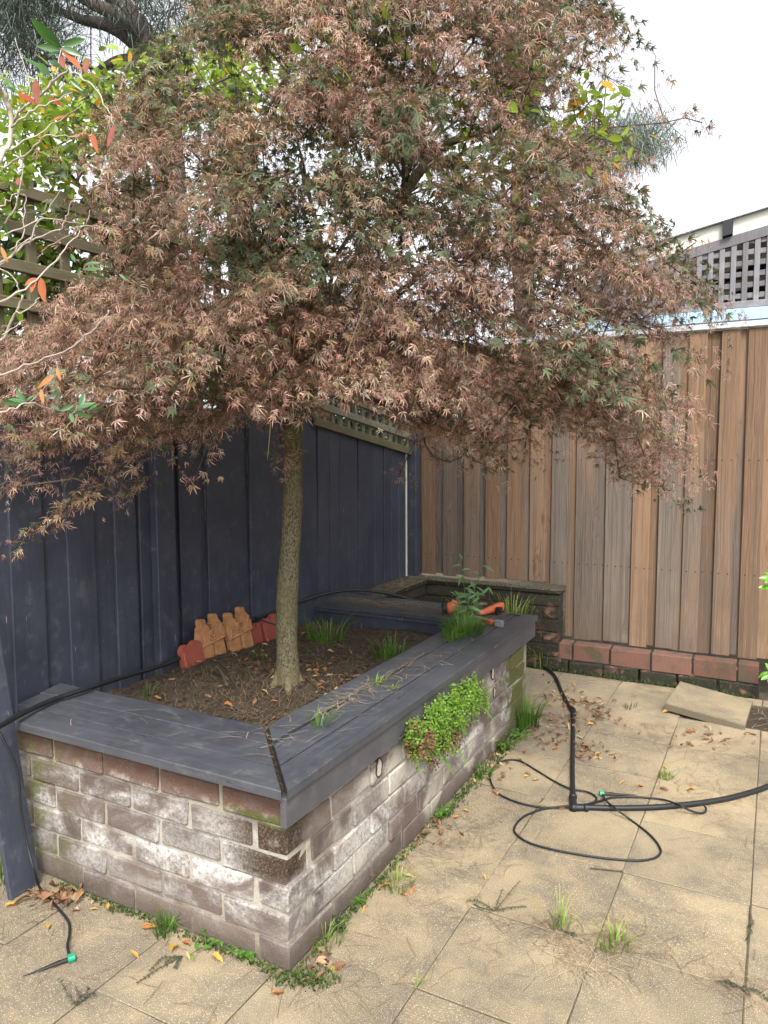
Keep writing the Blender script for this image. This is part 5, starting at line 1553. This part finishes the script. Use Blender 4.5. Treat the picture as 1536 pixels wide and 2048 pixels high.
ovs = [oval_shape(random.uniform(0.28, 0.38), 0.25, random.uniform(0.2, 0.5), 5, 1.2) for _ in range(4)]
def herb(label, pos, stems, leaf_n, leaf_L, c, nm='weed', cat='weed', lobes=False, hang=False, face=0.0):
    """stems: list of (direction, length); leaves alternate up each stem"""
    root = tag(empty(nm, pos), label, cat)
    LV = Leaves(); mb = MB(); P_ = []; A_ = []; N_ = []; S_ = []
    for (dr, L) in stems:
        dr = np.array(dr, float); dr /= np.linalg.norm(dr)
        e_ = np.array(pos) + dr*L + np.array([dr[0]*0.25*L, dr[1]*0.25*L, -0.05*L])
        c_ = catmull([np.array(pos), np.array(pos)+dr*L*0.5, e_], 6); mb.add(*tube(c_, np.linspace(0.0026, 0.001, len(c_)), 5), (0.12, 0.2, 0.05))
        for k in range(leaf_n):
            u = (k+1)/leaf_n; q = c_[min(len(c_)-1, int(u*(len(c_)-1)))]
            a = k*2.4 + random.random(); P_.append(q); A_.append([math.cos(a), math.sin(a), random.uniform(-0.1, 0.7)*(1 if not hang else -1)]); N_.append(np.array([-math.cos(a)*0.4, -math.sin(a)*0.4, 1.0]) + face*np.array([0.4, -0.8, 0])); S_.append(leaf_L*random.uniform(0.6, 1.15)*(1.1-0.5*u))
    P_, A_, N_, S_ = map(np.array, (P_, A_, N_, S_)); m = len(P_)
    mb.build('stem', M['grass'], root, True)
    Fr = rot_frames(N_ + rng.normal(0, 0.25, N_.shape), A_); v = rng.uniform(0.75, 1.25, (m, 1)); C0 = np.array(c[0])*v; C1 = np.array(c[1])*v
    for k in range(m):
        sh_ = ovs[k % 4] if not face else oval_shape(random.uniform(0.13, 0.2), 0.4, random.uniform(0.2, 0.6), 5, 1.4)
        V, T, t = sh_; W = (V*S_[k])@Fr[k].T + P_[k]
        C_ = C0[k][None]*(1-t[:, None]) + C1[k][None]*t[:, None]
        if m <= 60: link('leaf', tri_mesh('leaf', W, T, np.clip(C_, 0, 1), M['vine'], True), None, root)
        else: LV.add(W, T, np.clip(C_, 0, 1))
    if m > 60: LV.build('leaves', M['vine'], root, True)
    return root
WG = ((0.15, 0.27, 0.11), (0.22, 0.38, 0.16)); WL = ((0.10, 0.24, 0.03), (0.15, 0.32, 0.05)); WD = ((0.03, 0.055, 0.03), (0.06, 0.085, 0.05))
pos = G(935, 1250, ZB_)
tuft('tall seeding grass stalks beside the sow thistle on the bench', G(925, 1248, ZB_), 22, 0.24, 0.05, 0.0016, GY, 0.5)
herb('tall leafy sow thistle weed growing through the far bench', pos, [((-0.10, 0.0, 1), 0.40), ((0.16, 0.1, 1), 0.34), ((0.05, -0.12, 0.8), 0.2), ((0.3, 0.05, 0.8), 0.24), ((-0.25, -0.1, 0.9), 0.2)], 11, 0.095, WG, 'thistle_weed', face=0.9)
for (label, px, py, n, L, ll_, c_) in (
        ('low clover-like weed at the right end of the brick edging', 1430, 1372, 6, 0.07, 0.05, WL), ('two bright leaves sprouting beside the brick edging joint', 1115, 1318, 4, 0.07, 0.045, WL),
        ('small round-leaved weed at the planter corner foot', 492, 1915, 8, 0.05, 0.022, WL), ('green seedling with three oval leaves by the short brick face', 412, 1895, 3, 0.06, 0.042, WL),
        ('leafy weed patch at the foot of the long brick face below the fern', 880, 1632, 12, 0.07, 0.026, WL), ('bushy green weed at the foot of the long brick face by the tube loop', 1005, 1500, 16, 0.10, 0.035, GC),
        ('grey green weed near the planter corner', 672, 1860, 14, 0.06, 0.018, WD), ('low green creeper along the long brick face', 715, 1808, 10, 0.05, 0.02, WL), ('green weed behind the long grass at the planter end', 1035, 1478, 10, 0.1, 0.03, WL)):
    st = [((math.cos(k*2.4)*0.8, math.sin(k*2.4)*0.8, random.uniform(0.4, 1.0)), L*random.uniform(0.6, 1.2)) for k in range(n)]
    herb(label, G(px, py, 0.002), st, 3 if ll_ > 0.04 else 5, ll_, c_)

def spurge(label, px, py, dirs):
    """creeping dark stems with pairs of tiny leaves"""
    pos = G(px, py, 0.003); root = tag(empty('spurge_weed', pos), label, 'weed')
    LV = Leaves()
    for (qx, qy, hgt) in dirs:
        e_ = G(qx, qy, hgt); c_ = catmull([pos, (pos+e_)/2 + rng.normal(0, 0.008, 3)*np.array([1, 1, 0]) + np.array([0, 0, 0.004]), e_], 10)
        mb = MB(); mb.add(*tube(c_, 0.0011, 5), (0.12, 0.08, 0.05)); mb.build('stem', M['grass'], root)
        for i in range(2, len(c_), 2):
            d_ = c_[i]-c_[i-1]; d_ /= np.linalg.norm(d_); s_ = np.cross(d_, [0, 0, 1.0]); s_ /= np.linalg.norm(s_)+1e-6
            for sg in (-1, 1):
                Fr = rot_frames((np.array([0, 0, 1.0]) + rng.normal(0, 0.3, 3))[None], (s_*sg + d_*0.5)[None])
                v = random.uniform(0.7, 1.3); LV.put(ovs[i % 4], c_[i][None], Fr, np.array([random.uniform(0.006, 0.010)]), np.array([[0.06, 0.085, 0.055]])*v, np.array([[0.10, 0.13, 0.085]])*v)
    LV.build('leaves', M['grass'], root)
spurge('creeping dark weed stems trailing away from the short brick face', 365, 1912, [(330, 1925, 0.01), (275, 1965, 0.004), (300, 1940, 0.012), (350, 1935, 0.008)])
spurge('small sprawling dark weed near the lower edge of the pavers', 150, 2010, [(120, 1958, 0.035), (150, 1972, 0.03), (175, 1975, 0.035), (190, 1988, 0.012)])
spurge('dark spurge weed growing along a paver joint', 990, 1822, [(1005, 1780, 0.05), (1040, 1762, 0.04), (950, 1808, 0.004), (1050, 1812, 0.006), (935, 1800, 0.006)])
spurge('dark upright sprig beside the spiky lime grass', 1125, 1862, [(1118, 1830, 0.06), (1150, 1868, 0.006)])
spurge('dark creeping weed filling the joint at the paver edge', 1480, 1975, [(1438, 1962, 0.006), (1536, 1998, 0.006), (1500, 1990, 0.012), (1455, 1960, 0.015)])
spurge('thin weed in the long paver joint', 1497, 1850, [(1499, 1825, 0.006), (1494, 1880, 0.006)])

# maidenhair fern hanging from the long face
fr = tag(empty('maidenhair_fern', onplane(0, 0.02, 900, 1400)), 'bright green maidenhair fern hanging from the brickwork under the fascia board', 'fern')
disc = []
for q in range(3):
    th = np.linspace(-2.2, 2.2, 7); V = np.vstack([[(0, 0, 0)], [(0.5+0.5*math.cos(t)*1.0, 0.62*math.sin(t), 0.10*math.cos(2*t+q)) for t in th]])
    disc.append((V, np.array([(0, i+1, i+2) for i in range(6)]), np.concatenate([[0], np.ones(7)])))
LV = Leaves(); LVd = Leaves(); mb = MB()
FP = [(815, 1452), (835, 1430), (860, 1400), (890, 1375), (925, 1352), (945, 1350), (962, 1375), (985, 1410), (960, 1418), (935, 1430), (920, 1470), (900, 1490), (865, 1515), (835, 1525), (812, 1500)]
cnt = 0
while cnt < 180:
    px, py = random.uniform(805, 990), random.uniform(1345, 1530)
    if not inside(FP, px, py): continue
    cnt += 1
    out = 0.012 + 0.085*random.random()**0.8*min(1, edge_dist(FP, px, py)/30+0.15)
    tip = onplane(0, 0.01 + out, px, py)
    dead = py > 1450 and random.random() < 0.45
    b = np.array([-0.002, tip[1] + random.uniform(-0.06, 0.03), min(0.455, tip[2] + random.uniform(0.03, 0.12))])
    c_ = catmull([b, (b+tip)/2 + np.array([0.02, 0, 0.015]), tip, tip + np.array([0.008, -0.004, -0.035])], 5)
    mb.add(*tube(c_, 0.0006, 3, False), (0.03, 0.015, 0.01))
    for i in range(4, len(c_)):
        for _ in range(3):
            q = c_[i] + rng.normal(0, 0.009, 3) + np.array([0.003, 0, 0])
            N_ = np.array([0.75, -0.3, 0.55]) + rng.normal(0, 0.35, 3); A_ = np.array([0.2, random.gauss(0, 0.8), -0.8])
            v = random.uniform(0.55, 1.35)
            if dead and i > 6: LVd.put(disc[i % 3], q[None], rot_frames(N_[None], A_[None]), np.array([random.uniform(0.006, 0.010)]), np.array([[0.12, 0.055, 0.03]])*v, np.array([[0.2, 0.10, 0.06]])*v)
            else: LV.put(disc[i % 3], q[None], rot_frames(N_[None], A_[None]), np.array([random.uniform(0.0045, 0.0095)]), np.array([[0.12, 0.24, 0.022]])*v, np.array([[0.20, 0.35, 0.045]])*v)
mb.build('stalks', M['grass'], fr)['kind'] = 'stuff'; LV.build('fronds', M['vine'], fr); LVd.build('dead_fronds', M['dead'], fr)
for (a_, b_) in (((905, 1480), (935, 1532)), ((955, 1400), (985, 1438)), ((880, 1500), (905, 1545))):
    LVf = Leaves(); A0, B0_ = onplane(0, 0.03, *a_), onplane(0, 0.015, *b_)
    for u in np.linspace(0, 1, 16):
        q = A0 + (B0_-A0)*u
        for sg in (-1, 1):
            Fr = rot_frames(np.array([[0.8, -0.2, 0.5]]) + rng.normal(0, 0.2, (1, 3)), ((B0_-A0)/np.linalg.norm(B0_-A0) + np.array([0, sg*0.8, 0.3]))[None])
            LVf.put(disc[0], q[None], Fr, np.array([0.010*(1.1-0.6*u)]), np.array([[0.14, 0.32, 0.03]]), np.array([[0.2, 0.42, 0.05]]))
    LVf.build('frond', M['vine'], fr)

# ------------------------------------------------------------------ moss, needles and leaf litter
LV = Leaves()
def clumps(p0, p1, n, hgt, wd, c):
    for _ in range(n):
        u = random.random(); q = np.array(p0)*(1-u) + np.array(p1)*u + np.array([random.gauss(0, wd), random.gauss(0, wd), 0]); q[2] = 0.002
        blades(LV, q, 3, hgt*random.uniform(0.5, 1.2), 0.008, 0.0022, *c, 0.9)
clumps((0.015, 0.05, 0), (0.02, 1.0, 0), 240, 0.016, 0.008, GD); clumps((0.03, 1.0, 0), (0.03, 2.3, 0), 420, 0.022, 0.016, GD); clumps((-0.02, -0.015, 0), (-0.95, -0.015, 0), 300, 0.016, 0.009, GD)
clumps((0.0, -0.03, 0), (0.12, 0.03, 0), 160, 0.02, 0.02, GD); clumps((-0.2, 3.21, 0), (1.1, 3.215, 0), 240, 0.025, 0.016, GD)
tag(LV.build('moss', M['grass']), 'short moss and sprouting green along the foot of the brickwork', 'moss', kind='stuff')

def needles(LV, C_, n, sp, L, col, wid=0.0007, z=0.003, flat=True, surf=None, bench=False):
    for _ in range(n):
        q = np.array(C_) + np.array([random.gauss(0, sp[0]), random.gauss(0, sp[1]), 0])
        a = random.random()*math.pi*2; l = L*random.uniform(0.5, 1.3); k = random.gauss(0, 0.3)
        pts = []
        for i in range(4):
            pts.append(q.copy()); q = q + np.array([math.cos(a), math.sin(a), 0])*l/3; a += k*0.5
        pts = np.array(pts)
        if bench and not all(((-0.30 < u_[0] < 0.0 and 0.0 < u_[1] < 2.33) or (0.0 < u_[1] < 0.3 and -1.12 < u_[0] < 0.0) or (2.1 < u_[1] < 2.41 and -1.3 < u_[0] < 0.0)) for u_ in pts): continue
        if surf is not None and not all(-1.3 < u_[0] < -0.335 and 0.345 < u_[1] < 2.08 for u_ in pts): continue
        if surf is None: pts[:, 2] = z + np.abs(rng.normal(0, 0.002)) + np.array([0, 0.003, 0.003, 0])*random.random()
        else: pts[:, 2] = surf(pts[:, 0], pts[:, 1]) + 0.004 + np.abs(rng.normal(0, 0.006, 4))
        d_ = pts[-1]-pts[0]; s_ = np.array([-d_[1], d_[0], 0]); s_ = s_/(np.linalg.norm(s_)+1e-9)*wid*random.uniform(0.7, 1.5)
        V = np.empty((8, 3)); V[0::2] = pts-s_; V[1::2] = pts+s_; V[:, 2] += 0
        T = [(0, 2, 3), (0, 3, 1), (2, 4, 5), (2, 5, 3), (4, 6, 7), (4, 7, 5)]
        LV.add(V, T, np.clip(np.array(col)*random.uniform(0.6, 1.4), 0, 1))
NB = (0.24, 0.18, 0.12); NP = (0.36, 0.29, 0.195); NR = (0.24, 0.165, 0.11)
LV = Leaves()
for (px, py, n, sx_, sy_, c) in ((870, 1690, 260, 0.11, 0.16, NB), (960, 1640, 160, 0.12, 0.16, NR), (1155, 1920, 200, 0.05, 0.035, NP), (1110, 1870, 150, 0.12, 0.03, NB), (1230, 1870, 90, 0.06, 0.04, NB), (1350, 1480, 300, 0.25, 0.12, NR), (1250, 1540, 220, 0.25, 0.2, NB),
                                 (1430, 1590, 220, 0.16, 0.14, NR), (1490, 1700, 60, 0.1, 0.2, NB), (80, 1850, 120, 0.14, 0.12, NB), (260, 1950, 70, 0.25, 0.12, NR), (690, 1960, 90, 0.2, 0.12, NB), (620, 1950, 120, 0.10, 0.03, NB), (1130, 1440, 200, 0.12, 0.2, NB),
                                 (1440, 1400, 160, 0.25, 0.06, NB), (1350, 1920, 50, 0.12, 0.1, NR), (880, 1830, 60, 0.25, 0.12, NB), (1000, 1900, 60, 0.3, 0.2, NB), (1480, 1975, 90, 0.08, 0.03, NR), (1250, 1355, 120, 0.3, 0.06, NB), (1400, 1500, 140, 0.3, 0.1, NB)):
    p = G(px, py); needles(LV, p, int(n*0.7), (sx_, sy_), 0.085, c, 0.0006)
tag(LV.build('needle_litter', M['dead']), 'dry brown she-oak needles strewn over the pavers', 'litter', kind='stuff')
LV = Leaves()
for (px, py, n, sx_, sy_, c) in ((720, 1385, 30, 0.012, 0.10, NP), (690, 1400, 36, 0.012, 0.12, NP), (830, 1325, 40, 0.01, 0.16, NP), (880, 1280, 16, 0.05, 0.06, NP), (660, 1440, 8, 0.06, 0.06, NP), (490, 1470, 6, 0.05, 0.03, NP), (300, 1440, 5, 0.12, 0.06, NP), (70, 1400, 4, 0.05, 0.04, NP), (740, 1212, 200, 0.18, 0.03, NB), (720, 1205, 90, 0.2, 0.04, NP), (840, 1225, 60, 0.1, 0.02, NB)):
    needles(LV, G(px, py, ZB_), n, (sx_, sy_), 0.075, c, 0.0007, ZB_+0.003, bench=True)
needles(LV, (-0.9, 2.28, 0), 130, (0.2, 0.05), 0.10, NP, 0.0009, ZB_+0.004, bench=True); needles(LV, (-0.55, 2.22, 0), 60, (0.14, 0.04), 0.12, NB, 0.0012, ZB_+0.004, bench=True)
needles(LV, (-0.205, 0.75, 0), 60, (0.012, 0.3), 0.07, NP, 0.0007, ZB_+0.003, bench=True); needles(LV, (-0.10, 1.1, 0), 50, (0.008, 0.3), 0.07, NP, 0.0007, ZB_+0.003, bench=True)
tag(LV.build('needle_litter', M['dead']), 'dry grass stalks and needles lying along the bench boards', 'litter', kind='stuff')
LV = Leaves()
needles(LV, (-0.75, 1.0, 0), 3000, (0.26, 0.45), 0.06, (0.15, 0.11, 0.075), 0.0011, surf=soil_z); needles(LV, (-0.75, 1.0, 0), 600, (0.26, 0.45), 0.05, NB, 0.0009, surf=soil_z)
tag(LV.build('mulch', M['dead']), 'brown needle and straw mulch covering the planter soil', 'mulch', kind='stuff')
LV = Leaves()
needles(LV, (-1.13, 2.95, 0.0), 160, (0.05, 0.25), 0.07, NP, 0.001, 0.555); needles(LV, (1.3, 2.85, 0), 90, (0.1, 0.1), 0.08, NP, 0.001, -0.004)
tag(LV.build('needle_litter', M['dead']), 'straw litter on the retaining wall and in the paver hole', 'litter', kind='stuff')
# a root and stick in the mulch
for (lab, L) in (('bent grey root poking out of the mulch by the tiles', [(432, 1358), (445, 1375), (455, 1392)]), ('thin stick lying on the mulch left of the maple trunk', [(440, 1352), (460, 1368), (480, 1388)])):
    pts = [S(*q) + np.array([0, 0, 0.012]) for q in L]
    pipe('stick', lab, pts, 0.008 if 'root' in lab else 0.004, M['twig'], 'stick', 5, 7)

# fallen leaves, one by one
LM = []
for k in range(10):
    V, T, t = oval_shape(random.uniform(0.2, 0.3), random.uniform(0.3, 1.1), random.uniform(-0.5, 0.5), 5)
    V = V.copy(); V[:, 1] *= 1 + 0.25*np.sin(V[:, 0]*7 + k); V[:, 1] += 0.10*np.sin(V[:, 0]*3 + k*2)*V[:, 0]; V[:, 2] += 0.35*(V[:, 1]**2)*random.choice((-4, 6)) + 0.04*np.sin(V[:, 0]*9 + k) + 0.03*np.sin(V[:, 1]*14 + k)
    V -= V.mean(0); V[:, 2] -= V[:, 2].min()
    LM.append((V, T, t))
COLS = dict(yellow=((0.46, 0.27, 0.045), (0.52, 0.34, 0.09)), orange=((0.36, 0.14, 0.045), (0.44, 0.22, 0.075)), brown=((0.2, 0.105, 0.058), (0.29, 0.165, 0.095)), tan=((0.40, 0.28, 0.16), (0.48, 0.36, 0.21)))
LMM = {(c, k): tri_mesh('fallen_leaf', LM[k][0], LM[k][1], np.array(COLS[c][0])[None]*(1-LM[k][2][:, None]) + np.array(COLS[c][1])[None]*LM[k][2][:, None], M['dead'], True) for c in COLS for k in range(10)}
MARKS = dict(short=[((40, 1800), 'beside the leaning navy plank'), ((143, 1916), 'near the green capped stake by the short brick face'), ((200, 1815), 'at the foot of the short brick face'), ((300, 1860), 'by the grassy weed along the short brick face'), ((420, 1905), 'by the seedling near the planter corner')],
             long=[((570, 1985), 'in front of the planter corner'), ((680, 1930), 'just past the planter corner'), ((740, 1815), 'at the near foot of the long brick face'), ((815, 1770), 'by the drying tuft along the long brick face'), ((905, 1630), 'below the maidenhair fern'), ((968, 1756), 'alone on the open pavers in front of the tube loop'), ((975, 1555), 'between the planter foot and the tube loop'), ((1065, 1560), 'inside the small tube loop')],
             pipe=[((1145, 1420), 'near the pipe elbow'), ((1090, 1360), 'behind the far end of the planter'), ((1090, 1495), 'between the long grass and the thick pipe'), ((1260, 1572), 'by the green capped stake near the pipe tee'), ((1350, 1578), 'on the pavers behind the thick pipe'), ((1400, 1475), 'in front of the loose paver'), ((1265, 1395), 'on the pavers left of the loose paver'), ((1500, 1470), 'by the hole beside the loose paver'), ((1195, 1505), 'beside the straight run of thick pipe')],
             mulch=[((480, 1330), 'on the mulch at the foot of the terracotta tiles'), ((460, 1400), 'on the mulch nearest the short bench'), ((545, 1412), 'on the mulch in the front planter corner'), ((605, 1272), 'on the mulch behind the maple trunk'), ((690, 1300), 'on the mulch in front of the back bench'), ((650, 1370), 'on the mulch between the maple trunk and the long bench'), ((345, 1380), 'on the mulch by the navy fence')])
def fallen(px, py, size, c, zone, z=0.003):
    p = G(px, py, z) if not callable(z) else z(px, py)
    where = min(MARKS[zone], key=lambda q: (q[0][0]-px)**2 + (q[0][1]-py)**2)[1]
    o = bpy.data.objects.new('fallen_leaf', LMM[(c, random.randrange(10))]); COL.objects.link(o)
    o.location = p; o.scale = (size, size*random.uniform(0.7, 1.1), size); o.rotation_euler = (random.gauss(0, 0.25), random.gauss(0, 0.25), random.random()*6.28)
    tag(o, 'small %s fallen leaf %s' % (c, where), 'leaf', '%s leaves fallen %s' % (c, where))
def drift(label, spots_, size, cols):
    LV = Leaves(); m = len(spots_); P_ = np.array(spots_)
    Fr = rot_frames(rng.normal(0, 0.45, (m, 3)) + np.array([0, 0, 1.0]), rng.normal(0, 1, (m, 3))); S_ = rng.uniform(size[0], size[1], m)
    for k in range(m):
        c_ = COLS[random.choice(cols)]; v = random.uniform(0.6, 1.1)
        LV.put(LM[random.randrange(10)], P_[k][None], Fr[k][None], S_[k][None], np.array([c_[0]])*v, np.array([c_[1]])*v)
    tag(LV.build('leaf_litter', M['dead'], None, True), label, 'litter', kind='stuff')
for (px, py, c) in ((150, 1823, 'tan'), (158, 1788, 'yellow'), (187, 1819, 'yellow'), (213, 1820, 'yellow'), (70, 1851, 'tan'), (95, 1857, 'yellow'), (298, 1856, 'orange'), (268, 1912, 'yellow'), (350, 1898, 'yellow'), (372, 1890, 'orange'), (434, 1920, 'yellow'), (375, 1913, 'tan'), (25, 1812, 'yellow'), (185, 1805, 'tan')):
    fallen(px, py, random.uniform(0.028, 0.045), c, 'short')
for (px, py, c) in ((728, 1820, 'yellow'), (672, 1937, 'yellow'), (555, 1990, 'orange'), (770, 1775, 'yellow'), (808, 1790, 'orange'), (825, 1785, 'orange'), (812, 1715, 'yellow'), (816, 1752, 'tan'), (902, 1625, 'tan'), (912, 1635, 'orange'), (932, 1622, 'yellow'), (950, 1563, 'yellow'), (978, 1560, 'yellow'), (985, 1575, 'yellow'), (838, 1680, 'brown'), (610, 1965, 'brown'), (968, 1756, 'yellow'), (1080, 1610, 'yellow'), (1052, 1553, 'yellow'), (1072, 1560, 'tan'), (985, 1535, 'tan'), (1003, 1550, 'tan')):
    fallen(px, py, random.uniform(0.027, 0.044), c, 'long')
for (px, py, c) in ((1178, 1450, 'yellow'), (1246, 1569, 'yellow'), (1280, 1574, 'orange'), (1328, 1580, 'brown'), (1382, 1580, 'yellow'), (1195, 1512, 'yellow'), (1113, 1498, 'orange'), (1088, 1500, 'tan'), (1050, 1505, 'orange'), (1050, 1475, 'yellow'), (1042, 1520, 'tan'), (1332, 1535, 'yellow'), (1380, 1463, 'orange'), (1422, 1484, 'brown'), (1413, 1478, 'brown'), (1100, 1392, 'tan'), (1087, 1351, 'yellow'), (1098, 1365, 'orange'), (1147, 1371, 'yellow'), (1268, 1394, 'yellow'), (1200, 1402, 'brown'), (1505, 1470, 'orange'), (1455, 1478, 'brown'), (1330, 1425, 'yellow')):
    fallen(px, py, random.uniform(0.033, 0.05), c, 'pipe')
def SZ(px, py): return S(px, py) + np.array([0, 0, 0.008])
for (px, py, c) in ((700, 1307, 'orange'), (685, 1297, 'tan'), (670, 1290, 'tan'), (440, 1395, 'tan'), (475, 1408, 'tan'), (455, 1402, 'tan'), (545, 1412, 'orange'), (345, 1380, 'tan'), (602, 1268, 'orange'), (608, 1275, 'orange'), (470, 1330, 'tan'), (507, 1322, 'tan'), (525, 1318, 'tan'), (530, 1305, 'tan'), (640, 1350, 'brown'), (660, 1362, 'tan'), (625, 1378, 'yellow')):
    fallen(px, py, random.uniform(0.03, 0.045), c, 'mulch', SZ)
drift('dry brown leaves drifted between the leaning plank and the short brick face', [G(random.gauss(105, 32), random.gauss(1787, 13), random.uniform(0.003, 0.022)) for _ in range(46)], (0.03, 0.05), ('tan', 'brown', 'brown', 'brown'))
drift('dry brown leaves scattered along the foot of the long brick face', [G(random.gauss(860, 25), random.gauss(1665, 18), 0.008) for _ in range(20)] + [G(random.gauss(640, 25), random.gauss(1920, 14), 0.006) for _ in range(20)] + [G(random.gauss(1012, 22), random.gauss(1530, 16), 0.008) for _ in range(26)], (0.022, 0.042), ('tan', 'brown', 'brown'))
pts_ = []
for _ in range(80):
    u = random.random(); pts_.append(G(1110+u*110+random.gauss(0, 18), 1392+u*40+random.gauss(0, 12), random.uniform(0.003, 0.015)))
pts_ += [G(random.gauss(1105, 35), random.gauss(1455, 26), random.uniform(0.003, 0.015)) for _ in range(60)] + [G(random.gauss(1180, 22), random.gauss(1500, 14), 0.006) for _ in range(34)] + [G(random.gauss(1420, 50), random.gauss(1475, 14), 0.004) for _ in range(24)]
drift('dry brown leaf litter drifted around the thick pipe and its elbow', pts_, (0.022, 0.044), ('brown', 'brown', 'brown', 'tan'))
pts_ = []
while len(pts_) < 110:
    px, py = random.gauss(590, 100), random.gauss(1365, 38); p = S(px, py)
    if p[0] < -1.25 or p[0] > -0.34 or p[1] < 0.36 or p[1] > 2.05: continue
    pts_.append(p + np.array([0, 0, 0.008]))
drift('dry tan and brown leaves mixed into the planter mulch', pts_, (0.02, 0.038), ('brown', 'brown', 'tan', 'orange'))
